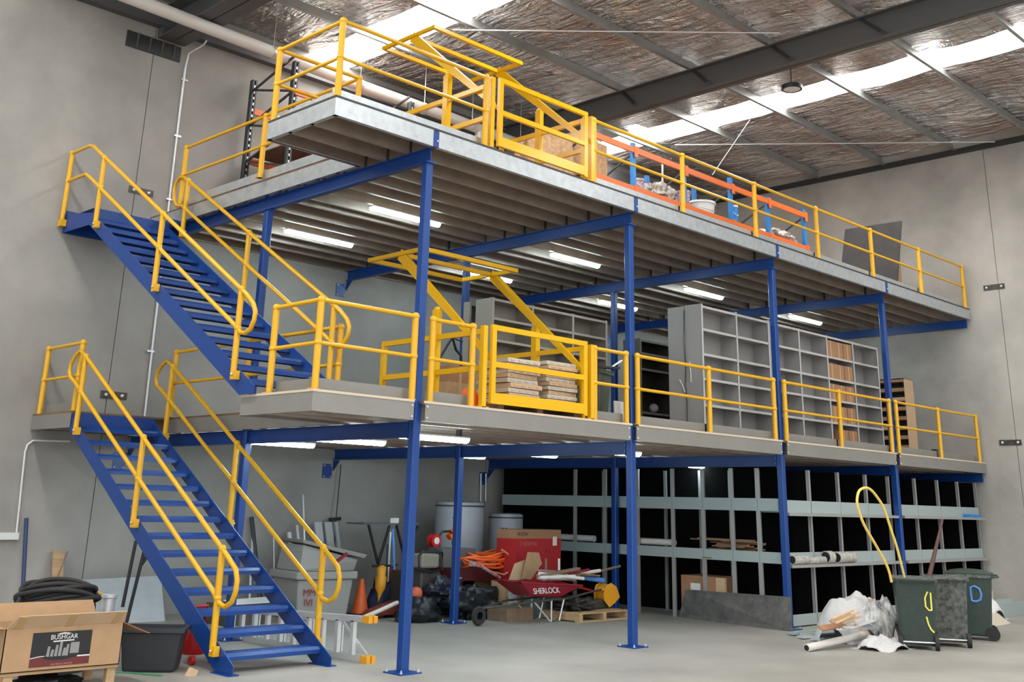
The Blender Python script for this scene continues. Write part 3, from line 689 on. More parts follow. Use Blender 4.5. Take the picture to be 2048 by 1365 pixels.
# ---------------------------------------------------------------- upper deck: pallet racking
t = thing('pallet_rack', (7.8, 1.4, D2), 'orange and blue pallet racking on the upper deck behind the guard rail', 'racking')
RX = [4.3, 5.57, 7.07, 8.6, 9.93, 11.35]
for k, x in enumerate(RX):
    top = 7.95+.04*(k % 2) if k not in (3,) else 8.05
    for y in (1.0, 1.85):
        b = MB(); b.box(x-.045, y-.03, D2, x+.045, y+.03, top+(0 if y < 1.5 else -.05)); b.build('upright', RBLUE, t)
        B(x-.06, y-.04, D2, x+.06, y+.04, D2+.02).build('foot_plate', ORANGE, t)
    MB().bar((x, 1.03, 6.9), (x, 1.82, 7.4), .03, .03).build('frame_brace', RDARK, t); MB().bar((x, 1.82, 7.4), (x, 1.03, 7.8), .03, .03).build('frame_brace', RDARK, t)
for a, c_ in zip(RX[:-1], RX[1:]):
    for z, y in ((7.12, 1.0), (7.84, 1.0), (7.12, 1.85), (7.55, 1.85)):
        b = MB(); yy = y-.05 if y < 1.5 else y+.05
        b.box(a+.002, yy-.02, z-.05, c_-.002, yy+.02, z+.055); b.build('load_beam', ORANGE, t)
        for x in ((a,) if c_ < RX[-1] else (a, c_)): B(x-.05, yy-.028, z-.12, x+.05, yy-.021, z+.08).build('beam_end_clip', ORANGE, t)
    B(a+.05, 1.0, 7.16, c_-.05, 1.85, 7.175).build('rack_shelf', WOODD, t)
def bucket(x, y, z, r, h_, mt, lab, lid=None):
    t = thing('paint_bucket', (x, y, z), lab, 'bucket')
    MB().lathe([(0, 0), (r*.88, 0), (r, h_), (0, h_)], (x, y, z), 20).build('bucket_body', mt, t)
    MB().lathe([(0, h_+.012), (r*1.06, h_+.012), (r*1.08, h_-.03), (r, h_-.03)], (x, y, z), 20).build('bucket_lid', lid or mt, t)
    b = MB(); b.tube([(x-r, y, z+h_*.8), (x-r*.7, y-r*.8, z+h_*.5), (x, y-r*1.05, z+h_*.4), (x+r*.7, y-r*.8, z+h_*.5), (x+r, y, z+h_*.8)], .006, 5).build('wire_handle', BOLT, t)
PR = mat('printed_tin', (.55, .56, .6), .4, nz=.75, nscale=16, col2=(.25, .05, .12))
bucket(7.4, 1.25, 7.18, .13, .36, PR, 'printed paint bucket on the orange racking left of the pair'); bucket(7.62, 1.5, 7.18, .12, .33, PR, 'printed paint bucket on the orange racking behind its twin'); bucket(5.95, 1.2, 7.18, .12, .25, PR, 'small printed tin on the orange racking next to the first blue upright')
bucket(8.1, 1.35, 7.18, .27, .30, WHITEP, 'wide white plastic tub on the orange racking')
bucket(8.78, 1.05, 7.18, .08, .34, RBLUE, 'tall blue container on the orange racking beside the blue upright', WHITEP)
def crumple(c, s, amp, fr, seed, mt, name, parent=None, flat=0, n=20, lift=True):
    """a crumpled closed skin: uv ball pushed about by noise, flattened where it rests"""
    vs = []; fs = []; m_ = n//2
    for i in range(m_+1):
        a = math.pi*i/m_
        for k in range(n):
            t_ = 2*math.pi*k/n; d = Vector((math.sin(a)*math.cos(t_), math.sin(a)*math.sin(t_), math.cos(a)))
            q = noise.noise(d*fr+Vector((seed, 0, 0)))+.5*noise.noise(d*fr*2.3+Vector((0, seed, 0)))+.6*abs(noise.noise(d*fr*4+Vector((0, 0, seed))))-.2
            p_ = d*(1+amp*q); z = p_.z*s[2]
            z = max(z, -s[2]*.55)+s[2]*.55
            vs.append((c[0]+p_.x*s[0], c[1]+p_.y*s[1], c[2]+z))
    for i in range(m_):
        for k in range(n): fs.append((i*n+k, (i+1)*n+k, (i+1)*n+(k+1) % n, i*n+(k+1) % n))
    b = MB(); b.add(vs, fs, True); return b.build(name, mt, parent)
MIX = mat('mixed_rubbish', (.62, .60, .56), .7, nz=.8, nscale=11, col2=(.16, .10, .08))
tag(crumple((6.62, 1.3, 7.18), (.42, .28, .22), .5, 2.2, 3, MIX, 'bag_of_offcuts', n=36), 'heap of crumpled white and printed plastic on the orange racking', 'bag')
tag(crumple((10.6, 1.25, 7.18), (.55, .28, .16), .5, 2.6, 8, MIX, 'bag_of_offcuts', n=36), 'low heap of white and brown offcuts at the right end of the orange racking', 'bag')
tag(MB().tube([at(1325, 325, 'y', 1.5), at(1325, 365, 'y', 1.5), at(1335, 372, 'y', 1.5)], .02, 8).build('hanging_lead', PRINTW), 'white lead hanging above the heap on the orange racking', 'cable')
# osb sheets behind the upper gate
t = MB(); a = at(1040, 300, 'y', 1.3)
b = MB(); b.prism([(2.7, D2), (5.2, D2), (5.2, 7.9), (4.4, 7.92), (3.3, 7.62), (2.95, 7.3)], 'y', 1.28, 1.3)
tag(b.build('osb_sheet', OSB), 'pale chipboard sheet standing behind the upper loading gate', 'board')
# black sheets and timber against the end wall
def leansheet(q, mt, name, lab, th=.03, ax='y', val=.9, cat='sheet', base=None):
    P = [at(u, v, ax, val) for u, v in q]
    if base is not None:                         # run the lower edge down to what it stands on
        for i, j in ((3, 0), (2, 1)):
            d = P[i]-P[j]
            if abs(d.z) > 1e-3: P[i] = P[j]+d*((base-P[j].z)/d.z)
    n = (P[1]-P[0]).cross(P[2]-P[0]).normalized()*th
    b = MB(); b.hexa([P[3], P[2], P[2]+n, P[3]+n], [P[0], P[1], P[1]+n, P[0]+n])
    return tag(b.build(name, mt), lab, cat)
leansheet([(1690, 459), (1803, 442), (1795, 563), (1683, 526)], mat('charcoal_sheet', (.03, .03, .031), .7, nz=.6, nscale=3, col2=(.055, .052, .05)), 'black_sheet', 'large black sheet leaning near the end wall on the upper deck', ax='x', val=14.6, base=D2)
tag(MB().bar((15.6, 1.0, D2), (15.75, 1.0, 8.0), .2, .03, (0, 1, 0)).build('timber_plank', WOOD), 'timber plank standing right of the black sheet on the upper deck', 'plank')
tag(B(15.15, .8, D2, 15.45, 1.0, D2+.45).build('black_case', BLACK, bevel=.02), 'small black case at the foot of the timber plank on the upper deck', 'case')
# charcoal racking against the back wall, upper deck
t = thing('charcoal_pallet_rack', (3.2, 6.4, D2), 'charcoal pallet racking with orange beams against the back wall on the upper deck', 'racking')
for x in (1.52, 4.3):
    for y in (5.65, 7.05):
        top = 9.55
        b = MB(); b.box(x-.05, y-.05, D2, x-.015, y+.05, top); b.box(x+.015, y-.05, D2, x+.05, y+.05, top); b.box(x-.05, y+.03, D2, x+.05, y+.05, top); b.build('upright', RDARK, t)
        b = MB()
        for k in range(24): b.box(x-.012, y-.052, D2+.1+.12*k, x+.012, y-.045, D2+.15+.12*k)
        b.build('perforation_strip', ALU, t)
    for k in range(4):
        z = D2+.3+.72*k; MB().bar((x, 5.7, z), (x, 7.0, z+.35), .03, .04).build('frame_brace', RDARK, t); MB().bar((x, 7.0, z+.36), (x, 5.7, z+.7), .03, .04).build('frame_brace', RDARK, t)
for y in (5.6, 7.1):
    for z in (7.05, 7.95, 8.95): B(1.52, y-.025, z-.06, 4.3, y+.025, z+.06).build('load_beam', ORANGE, t)
for z in (7.12, 8.02): B(1.6, 5.66, z, 4.25, 7.04, z+.015).build('rack_shelf', WOODD, t)
for k in range(3):
    tag(B(1.9+.7*k, 5.75, 7.14, 2.45+.7*k, 6.5, 7.62).build('dark_carton', REDC), 'dark red carton on the charcoal racking, %s in its row' % ['left', 'middle', 'right'][k], 'box', 'dark red cartons on the charcoal racking')
# ---------------------------------------------------------------- ground shelving
def lowrack(xs, y0, y1, lab, lips, bays_dark, name='longspan_shelving', ztop=2.58):
    t = thing(name, ((xs[0]+xs[-1])/2, (y0+y1)/2, 0), lab, 'shelving')
    for x in xs:
        for y in (y0+.02, y1-.04):
            b = MB(); b.box(x-.035, y-.02, 0, x-.03, y+.03, ztop); b.box(x-.035, y-.02, 0, x+.0, y-.016, ztop); b.box(x, y-.016, 0, x+.005, y+.03, ztop); b.box(x+.005, y-.02, 0, x+.04, y-.016, ztop); b.box(x+.036, y-.02, 0, x+.04, y+.03, ztop)
            b.build('upright', RACKP, t)
        B(x-.003, y0+.05, .02, x+.003, y1-.06, ztop).build('side_shade_sheet', RACKSHADE, t)  # added sheet, paints the shade between bays
    B(xs[0]+.05, y1, .02, xs[-1]-.05, y1+.01, ztop+.1).build('back_shade_sheet', RACKSHADE, t)  # added black sheet in place of the shade at the back
    for a, c_ in zip(xs[:-1], xs[1:]):
        for z0_, z1_ in lips:
            b = MB(); b.box(a+.01, y0-.012, z0_, c_-.0, y0-.008, z1_); b.build('shelf_lip', RACKG, t)
            b = MB(); b.box(a+.01, y0-.008, z0_, c_, y1, z0_+.02); b.build('shelf_deck', RACKSHADE if z0_ < .01 else RACKG, t)
            B(a, y0-.16, z0_-.05, c_, y0-.013, z0_-.001).build('support_beam', RACKP, t) if z0_ > .05 else None
    return t
LIPS = [(.02, .2), (1.0, 1.19), (1.84, 2.05)]
ra = lowrack([9.5, 10.56, 11.64, 12.58], .16, 2.3, 'greenish grey longspan shelving facing the bins between third and fourth columns', LIPS, 1)
lowrack([12.84, 13.76, 14.84, 15.86, 16.82], .16, 2.3, 'greenish grey longspan shelving under the middle deck between fourth column and end wall', LIPS, 1)
t = thing('longspan_shelving', (9, 3.6, 0), 'long run of greenish grey longspan shelving facing the stairs behind the wheelbarrow and rubber sheet', 'shelving')
YS = [.62, 1.16, 1.78, 2.46, 3.29, 4.1, 4.88, 5.75, 6.95]
for y in YS[:-2]:
    b = MB(); b.box(8.5, y-.035, 0, 8.53, y-.03, 2.58); b.box(8.496, y-.035, 0, 8.5, y+.0, 2.58); b.box(8.5, y, 0, 8.53, y+.005, 2.58); b.box(8.496, y+.005, 0, 8.5, y+.04, 2.58); b.build('upright', RACKP, t)
    B(9.38, y-.03, 0, 9.42, y+.03, 2.58).build('upright', RACKP, t)
B(9.44, .62, .02, 9.45, 7.1, 2.7).build('back_shade_sheet', RACKSHADE, t)  # added black sheet, paints the shade deep inside this run
for a, c_ in zip([.2]+YS[:-1], YS):
    for z0_, z1_ in ((1.01, 1.19), (1.86, 2.07)):
        if z0_ < 1.5 and c_ > 5.8: continue
        B(8.486, a+.004, z0_, 8.492, c_-.004, z1_).build('shelf_lip', RACKG, t)
        B(8.492, a+.004, z0_, 9.4, c_-.004, z0_+.012).build('shelf_deck', RACKG, t)
B(8.55, 6.96, .02, 9.44, 6.97, 2.7).build('end_shade_sheet', RACKSHADE, t)  # added black sheet, shade at the wall end of the run
for z0_, z1_ in LIPS:
    B(8.56, .148, z0_, 9.49, .152, z1_).build('shelf_lip', RACKG, t); B(8.56, .152, z0_, 9.46, .6, z0_+.012).build('shelf_deck', RACKG, t)
    if z0_ > .05: B(8.5, .0, z0_-.05, 9.5, .15, z0_-.001).build('support_beam', RACKP, t)
# ---------------------------------------------------------------- ground floor: left foreground
t = thing('open_carton', (-3.48, 1.4, .2), 'large open cardboard carton with a black and maroon printed label at bottom left', 'box')
X0, X1, Y0, Y1, Z0, Z1 = -4.06, -2.86, 1.1, 1.72, .2, .6
b = MB(); b.box(X0, Y0, Z0, X1, Y0+.008, Z1); b.box(X0, Y1-.008, Z0, X1, Y1, Z1); b.box(X0, Y0, Z0, X0+.008, Y1, Z1); b.box(X1-.008, Y0, Z0, X1, Y1, Z1); b.box(X0, Y0, Z0, X1, Y1, Z0+.008)
b.build('carton_body', CARD, t)
def flap(p, q, d, nm, mt=CARDL):
    p, q, d = Vector(p), Vector(q), Vector(d); n = (q-p).cross(d).normalized()*.006; k = (q-p)*.04
    MB().hexa([p, q, q+n, p+n], [p+k+d, q-k+d, q-k+d+n, p+k+d+n]).build(nm, mt, t)
flap((X0, Y0, Z1), (X1, Y0, Z1), (0, -.14, .12), 'front_flap'); flap((X0, Y1, Z1), (X1, Y1, Z1), (0, .05, .17), 'back_flap', CARD)  # front flap in lighter card, painting the light it catches
flap((X1, Y0, Z1), (X1, Y1, Z1), (.25, -.13, -.11), 'side_flap', CARDD); flap((X0, Y1, Z1), (X0, Y0, Z1), (-.24, 0, .02), 'side_flap', CARD)
for x in (-3.95, -3.45, -2.97):
    p = Vector((x, Y0-.002, Z1)); d = Vector((0, -.14, .12)); n = Vector((0, -.004, -.004))
    MB().hexa([p-Vector((.035, 0, 0))+n, p+Vector((.035, 0, 0))+n, p+Vector((.035, 0, 0))+n*2, p-Vector((.035, 0, 0))+n*2], [p-Vector((.035, 0, 0))+d*.96+n, p+Vector((.035, 0, 0))+d*.96+n, p+Vector((.035, 0, 0))+d*.96+n*2, p-Vector((.035, 0, 0))+d*.96+n*2]).build('tape', TAPE, t)
yy = Y0-.003
l = B(-3.79, yy, .235, -3.19, yy+.002, .545).build('printed_label', LABELK, t)
MB().prism([(-3.79, .235), (-3.19, .235), (-3.19, .31), (-3.3, .312), (-3.45, .285), (-3.6, .29), (-3.7, .325), (-3.79, .312)], 'y', yy-.0015, yy-.0005).build('label_band', LABELR, l)
MB().prism([(-3.79, .312), (-3.7, .325), (-3.65, .326), (-3.65, .332), (-3.7, .332), (-3.79, .319)], 'y', yy-.002, yy-.001).build('label_rule', PRINTW, l)
B(-3.32, yy-.002, .306, -3.19, yy-.001, .318).build('label_rule', PRINTW, l)
MB().prism([(-3.58, .452), (-3.37, .456), (-3.37, .468), (-3.58, .464)], 'y', yy-.002, yy-.001).build('label_rule', PRINTW, l)
MB().prism([(-3.55, .522), (-3.40, .522), (-3.43, .532), (-3.475, .537), (-3.52, .532)], 'y', yy-.002, yy-.001).build('label_emblem', PRINTW, l)
text('BUSHGAR', .062, (-3.475, yy-.002, .495), (1, 0, 0), (0, 0, 1), PRINTW, l)
text('ELECTRICAL SERVICES', .022, (-3.47, yy-.002, .25), (1, 0, 0), (0, 0, 1), mat('pink_print', (.5, .25, .22), .5), l)
b = MB()
for k, (x, h_) in enumerate([(-3.62, .09), (-3.58, .06), (-3.54, .1), (-3.5, .13), (-3.46, .07), (-3.43, .1)]): b.prism([(x-.018, .325), (x+.012, .32), (x+.018, .325+h_), (x-.006, .325+h_)], 'y', yy-.002, yy-.001)
b.box(-3.4, yy-.002, .34, -3.31, yy-.001, .44); b.build('label_picture', mat('label_grey', (.28, .28, .28), .5), l)
t = thing('timber_crate', (-3.4, 1.4, 0), 'low timber crate standing under the open carton at bottom left', 'crate')
for x in (-4.0, -2.96):
    for y in (1.14, 1.62): B(x, y, 0, x+.09, y+.06, .17).build('leg', WOOD, t)
B(-4.06, 1.12, .17, -2.86, 1.7, .198).build('top_board', WOOD, t)
tag(crumple((-3.5, 1.4, 0), (.34, .2, .08), .5, 2, 4, BAG, 'black_offcuts', n=24), 'black plastic offcuts under the timber crate', 'rubbish')
cc = at(112, 1213, 'y', 2.5); dr = thing('cable_drum', (cc.x, 2.5, 0), 'black drum behind the open carton carrying coiled black cable', 'drum')
MB().lathe([(0, 0), (.42, 0), (.45, .3), (.42, cc.z+.02), (.3, cc.z+.06), (0, cc.z+.1)], (cc.x, 2.5, 0), 28).build('drum_body', mat('dull_black_drum', (.05, .05, .052), .6), dr)
co = thing('coiled_cable', (cc.x, 2.5, cc.z), 'thick black cable coiled loosely on top of the drum behind the carton', 'cable')
for k in range(6):
    b = MB(); n = 40; ph = random.random()*6
    pts = [(cc.x+(.44-.03*(k % 3))*math.cos(2*math.pi*i/n)+.03*math.cos(3*i/n*6+ph), 2.5+(.44-.03*(k % 3))*math.sin(2*math.pi*i/n), cc.z+.06+.03*k+.05*math.sin(2*math.pi*i/n*2+ph)) for i in range(n)]
    b.tube(pts, .026, 8, closed=True); b.build('cable_loop', RUBBER, co)
MB().tube([(cc.x-.42, 2.45, cc.z+.15), (cc.x-.6, 2.2, cc.z-.05), (cc.x-.75, 2.0, cc.z-.3), (cc.x-.8, 1.9, .03)], .026, 8).build('cable_tail', RUBBER, co)
a = at(186, 1188, 'y', 2.45); c_ = at(202, 1188, 'y', 2.45); MB().tube([a, c_], [.03, .022], 10).build('brass_plug', BRASS, co)
a = at(215, 1206, 'y', 2.9); t = thing('paint_tin', (a.x, 2.9, 0), 'open metal tin on a post behind the open carton', 'tin')
MB().lathe([(0, 0), (.09, 0), (.09, .2), (.11, .21), (.11, .24), (.085, .24), (.085, .17), (0, .17)], (a.x, 2.9, a.z-.15), 20).build('tin_body', ALU, t); B(a.x-.12, 2.8, 0, a.x+.12, 3.0, a.z-.15).build('dark_post', RDARK, t)
# charcoal tub
t = thing('storage_tub', (-2.12, 1.85, 0), 'charcoal plastic storage tub on the floor between the carton and the lower stairs', 'tub')
b = MB(); b.hexa([(-.28, -.19, 0), (.28, -.19, 0), (.28, .19, 0), (-.28, .19, 0)], [(-.33, -.24, .42), (.33, -.24, .42), (.33, .24, .42), (-.33, .24, .42)])
M_ = Matrix.Translation((-2.08, 1.86, 0)) @ Matrix.Rotation(math.radians(-38), 4, 'Z'); b.xf(M_); b.build('tub_body', TUB, t, bevel=.03)
b = MB(); b.box(-.36, -.27, .41, .36, -.23, .45); b.box(-.36, .23, .41, .36, .27, .45); b.box(-.36, -.23, .41, -.32, .23, .45); b.box(.32, -.23, .41, .36, .23, .45); b.xf(M_); b.build('rim', TUB, t)
b = MB(); b.box(-.31, -.22, .421, .31, .22, .432); b.xf(M_); b.build('dark_contents', BLACK, t)
p0, p1 = at(215, 1345, 'z', .01), at(325, 1352, 'z', .01); tag(MB().tube([p0, (p0+p1)/2+Vector((0, .1, 0)), p1], .008, 5).build('green_strap', mat('green_strap', (.05, .35, .15), .6)), 'thin green strap lying on the floor in front of the charcoal tub', 'strap')
tag(MB().prism([(-1.98, 0), (-1.88, 0), (-1.86, .05), (-1.93, .08)], 'y', 1.22, 1.3).build('paper_scrap', CARDL), 'small paper scrap on the floor by the charcoal tub', 'scrap')
p = at(397, 1330, 'z', 0); t = thing('red_pump', (p.x, p.y+.1, 0), 'red pump on small castors behind the charcoal tub', 'pump')
MB().lathe([(0, .1), (.13, .1), (.17, .2), (.17, .34), (.12, .46), (.06, .5), (0, .5)], (p.x, p.y+.15, 0), 18).build('pump_body', RED, t)
for s in (-.12, .14): MB().tube([(p.x+s, p.y, .05), (p.x+s+.05, p.y, .05)], .05, 14).build('castor', RED, t)
MB().tube([(p.x-.1, p.y+.15, .45), (p.x-.12, p.y+.1, .62), (p.x+.1, p.y+.1, .62), (p.x+.1, p.y+.15, .45)], .018, 8).build('handle', RED, t)
# leaning things on the back wall
def quadsheet(P, th, mt, name, lab, cat='sheet'):
    n = (P[1]-P[0]).cross(P[2]-P[0]).normalized()*th
    return tag(MB().hexa([P[3], P[2], P[2]+n, P[3]+n], [P[0], P[1], P[1]+n, P[0]+n]).build(name, mt), lab, cat)
quadsheet([at(146, 1161, 'y', 7.12), at(322, 1152, 'y', 7.12), at(330, 1243, 'z', 0), at(165, 1252, 'z', 0)], .01, STEELS, 'galvanised_sheet', 'shiny galvanised sheet leaning on the back wall left of the lower stairs')
a = at(137, 1175, 'y', 7.16); t = thing('warning_tape', (a.x, 7.1, 0), 'red and white striped tape roll standing by the galvanised sheet', 'tape')
for k in range(4): B(a.x-.05, 7.1, a.z-.16+.07*k, a.x+.05, 7.14, a.z-.1+.07*k).build('stripe', [RED, PRINTW][k % 2], t)
B(a.x-.04, 7.11, 0, a.x+.04, 7.13, a.z-.16).build('stake', WOODD, t)
a, c_ = at(44, 1215, 'y', 6.95), at(53, 1037, 'y', 7.22); a = a+(a-c_)*(a.z/(c_.z-a.z)); tag(MB().tube([a, c_], .03, 10).build('blue_pole', mat('dark_blue_tube', (.015, .04, .12), .4)), 'dark blue pole leaning on the back wall at far left', 'pole')
a = at(118, 1103, 'y', 7.22); tag(MB().bar((a.x-.02, 6.95, 0), (a.x, 7.24, a.z), .17, .04, (0, 1, 0)).build('timber_plank', WOOD), 'pale timber plank leaning on the back wall behind the coiled cable', 'plank')
a = at(136, 1103, 'y', 7.0); c_ = at(105, 1180, 'y', 6.8); c_ = c_+(c_-a)*(c_.z/(a.z-c_.z)); tag(MB().tube([c_, a], .012, 6).build('thin_stick', WOODD), 'thin dark stick leaning in front of the pale timber plank', 'stick')
t = thing('folded_trestle', (-.5, 5.5, 0), 'black folding trestle legs standing in front of the galvanised sheet', 'trestle')
for q in ([(272, 1082), (245, 1215)], [(292, 1088), (252, 1250)], [(300, 1105), (283, 1130)], [(272, 1082), (292, 1088)]):
    a, c_ = at(*q[0], 'y', 5.5), at(*q[1], 'y', 5.5)
    MB().tube([a, c_], .026, 8).build('leg', BLACK, t)
a = at(252, 1250, 'y', 5.5); MB().tube([a, (a.x, 5.5, 0), (a.x+.02, 5.9, 0.02)], .02, 8).build('foot', BLACK, t)
# aluminium ladder on its edge under the stairs
t = thing('aluminium_ladder', (.25, 2.6, 0), 'aluminium stepladder with orange feet lying on its edge right of the lower stairs', 'ladder')
zt0 = at(724, 1249, 'x', .3)
for x, z in ((.20, .035), (.20, .48), (.28, .035), (.28, .48)):
    b = MB(); b.bar((x, .98 if z < .3 else 1.0, z), (x, 4.3, z-(0 if z < .3 else .12)), .03, .07); b.build('side_rail', ALU, t)
for k in range(10):
    y = 1.2+.31*k; B(.185, y-.03, .07, .24, y+.03, .45-.012*k).build('rung', ALU, t)
    if k % 2: B(.27, y-.015, .07, .29, y+.015, .45-.012*k).build('rung', ALU, t)
for x, z in ((.2, .035), (.2, .48), (.28, .035), (.28, .48)): B(x-.03, .86, z-.035, x+.03, .99, z+.045).build('orange_foot', AMBER, t)
MB().bar((.2, 1.45, .45), (.28, 1.0, .08), .02, .03).build('brace', ALU, t)
# grey forklift hopper
t = thing('plastic_hopper', (3.0, 5.5, 0), 'large grey plastic pallet bin with slanted lid against the back wall right of the stairs', 'bin')
M_ = Matrix.Translation((2.78, 5.66, 0)) @ Matrix.Rotation(math.radians(-8), 4, 'Z') @ Matrix.Diagonal((.86, .95, 1, 1))
b = MB(); b.hexa([(-.55, -.45, .0), (.5, -.45, .0), (.5, .45, .0), (-.55, .45, .0)], [(-.6, -.5, .62), (.58, -.5, .62), (.58, .5, .62), (-.6, .5, .62)]); b.xf(M_); b.build('bin_body', GREYP, t, bevel=.03)
b = MB(); b.box(-.66, -.55, .62, .64, .55, .74); b.xf(M_); b.build('rim', GREYP, t, bevel=.02)
b = MB(); b.hexa([(-.56, -.45, .74), (.6, -.45, .74), (.6, .45, .74), (-.56, .45, .74)], [(-.5, -.42, 1.16), (.66, -.5, .92), (.66, .45, .92), (-.5, .42, 1.16)]); b.xf(M_); b.build('upper_bin', GREYP, t, bevel=.02)
b = MB(); b.hexa([(-.55, -.5, 1.18), (.74, -.58, .94), (.74, .5, .95), (-.55, .45, 1.2)], [(-.6, -.52, 1.24), (.8, -.6, 1.0), (.8, .55, 1.0), (-.6, .5, 1.25)]); b.xf(M_); b.build('slanted_lid', GREYP, t, bevel=.01)
p = M_ @ Vector((-.36, -.5, .34)); q = (M_.to_3x3() @ Vector((1, 0, 0)))
text('MM', .15, p+Vector((0, -.012, .08)), q, (0, 0, 1), MAROON, t); text('IVI', .15, p+Vector((0, -.002, -.07)), q, (0, 0, 1), MAROON, t)
tag(MB().bar(at(668, 1128, 'y', 5.0), at(694, 1108, 'y', 5.0), .05, .04).build('brush', MAROON), 'maroon brush lying on the lid of the grey pallet bin', 'brush')
for k, (u0, u1) in enumerate([(636, 650), (656, 670), (676, 682)]):
    a = at(u0, 1045, 'y', 7.0); c_ = at(u1, 1045, 'y', 7.0)
    tag(MB().hexa([(a.x, 6.6, 0), (c_.x, 6.6, 0), (c_.x, 6.64, 0), (a.x, 6.64, 0)], [(a.x, 7.1, a.z), (c_.x, 7.1, a.z), (c_.x, 7.14, a.z), (a.x, 7.14, a.z)]).build('aluminium_plank', ALU), 'aluminium plank standing behind the grey pallet bin, %s of three' % ['leftmost', 'middle', 'rightmost'][k], 'plank')
t = thing('squeegee', (3.3, 7.0, 0), 'long handled black squeegee propped head up behind the grey pallet bin', 'squeegee')
a, c_ = at(672, 1040, 'y', 7.16), at(682, 930, 'y', 7.2); MB().tube([(a.x-.02, 7.1, 0), a, c_], .012, 6).build('handle', RDARK, t); MB().bar(at(659, 1040, 'y', 7.16), at(681, 1038, 'y', 7.16), .05, .06).build('head', BLACK, t)
for k, (u0, v0, u1, v1, mt_, nm, lab) in enumerate([(606, 990, 610, 1110, ALU, 'thin_rod', 'thin bright rod leaning left of the aluminium planks'), (594, 1052, 600, 1110, WHITEP, 'white_batten', 'short white batten leaning behind the grey pallet bin'),
        (578, 1066, 588, 1150, ALU, 'spirit_level', 'silver slotted bar leaning left of the grey pallet bin'), (503, 1035, 512, 1120, RDARK, 'grey_bar', 'dark bar leaning behind the lower stair rail'), (547, 1070, 549, 1180, ALU, 'thin_rod', 'thin rod standing between the lower stair rails'), (560, 1135, 562, 1190, RED, 'red_bar', 'short red bar standing left of the grey pallet bin'), (507, 1040, 503, 1125, ALU, 'bright_bar', 'bright bar leaning on the wall behind the lower stairs')]):
    a, c_ = at(u0, v0, 'y', 7.15), at(u1, v1, 'y', 6.9); c_ = c_+(c_-a)*(c_.z/max(.05, a.z-c_.z)) if c_.z > 0 else c_
    tag(MB().tube([c_, a], [.02, .025, .05, .04, .012, .06, .025][k], 8).build(nm, mt_), lab, 'bar')
t = thing('machine_parts', (1.2, 5.6, 0), 'dark machine and white plastic sheet under the lower stairs', 'machine')
B(.9, 5.2, 0, 1.7, 5.8, .3).build('machine_base', SCRAPG, t); quad = MB().hexa([(1.0, 5.2, .3), (1.9, 5.1, .32), (1.9, 5.5, .36), (1.0, 5.5, .34)], [(1.0, 5.2, .31), (1.9, 5.1, .33), (1.9, 5.5, .37), (1.0, 5.5, .35)]); quad.build('white_sheet', WHITEP, t)
# cone
def cone_(x, y):
    t = thing('traffic_cone', (x, y, 0), 'orange traffic cone on a black base right of the grey pallet bin', 'cone')
    B(x-.2, y-.2, 0, x+.2, y+.2, .04).build('base', BLACK, t, bevel=.01); MB().lathe([(.15, .04), (.035, .58), (0, .58)], (x, y, 0), 24).build('cone_body', CONE, t)
cone_(3.72, 5.55)
# black legged table with sign
t = thing('folding_table', (4.5, 6.1, 0), 'tall narrow table with black splayed legs against the back wall', 'table')
B(3.88, 5.8, 1.46, 5.2, 6.3, 1.49).build('table_top', mat('dark_laminate', (.10, .11, .12), .35), t)
for q in ([(737, 1050), (756, 1130), (762, 1190)], [(779, 1052), (756, 1128)], [(793, 1052), (806, 1105), (822, 1200)], [(836, 1052), (806, 1110)]):
    P = [at(u, v, 'y', 5.9) for u, v in q]
    if len(P) == 3: P[2] = P[1]+(P[1]-P[0])*(P[1].z/(P[0].z-P[1].z))
    MB().tube(P, .026, 8).build('leg', BLACK, t)
a, c_ = at(781, 1047, 'y', 5.9), at(798, 1037, 'y', 5.9); tag(B(a.x, 5.9, 1.49, c_.x, 5.92, c_.z).build('white_card', WHITEP), 'small white card standing on the black legged table', 'card')
# orange breaker, extinguisher, tools
a = at(760, 1187, 'y', 5.3); c_ = at(760, 1135, 'y', 5.3); t = thing('breaker_hammer', (a.x, 5.3, 0), 'amber jackhammer standing left of the first column', 'jackhammer')
MB().lathe([(0, 0), (.03, 0), (.03, a.z-.1), (.05, a.z), (.09, a.z+.08), (.1, a.z+.25), (.075, a.z+.28), (.085, c_.z), (.04, c_.z+.03), (0, c_.z+.03)], (a.x, 5.3, 0), 16).build('hammer_body', AMBER, t)
MB().tube([(a.x-.2, 5.3, c_.z+.02), (a.x+.2, 5.3, c_.z+.02)], .02, 8).build('handle', BLACK, t)
a = at(788, 1162, 'y', 5.5); c_ = at(788, 1135, 'y', 5.5); t = thing('fire_extinguisher', (a.x, 5.5, 0), 'red fire extinguisher hung on a stand behind the first column', 'extinguisher')
MB().lathe([(0, a.z), (.08, a.z), (.08, c_.z-.05), (.03, c_.z), (0, c_.z)], (a.x, 5.5, 0), 16).build('cylinder', RED, t); MB().bar((a.x-.05, 5.5, c_.z), (a.x+.06, 5.5, c_.z+.04), .03, .02).build('valve', BLACK, t)
MB().tube([(a.x, 5.6, 0), (a.x, 5.6, c_.z)], .02, 6).build('stand', RDARK, t)
for k, (u0, v0, u1, v1, mt_, lab) in enumerate([(781, 1065, 775, 1190, ALU, 'silver long bar leaning behind the jackhammer'), (776, 1090, 770, 1190, RDARK, 'dark long bar leaning behind the jackhammer'), (786, 1060, 788, 1120, LBLUE, 'blue pole leaning behind the black legged table')]):
    a, c_ = at(u0, v0, 'y', 5.75), at(u1, v1, 'y', 5.5); c_ = c_+(c_-a)*(c_.z/(a.z-c_.z)); tag(MB().tube([c_, a], .022, 8).build('long_bar', mt_), lab, 'bar')
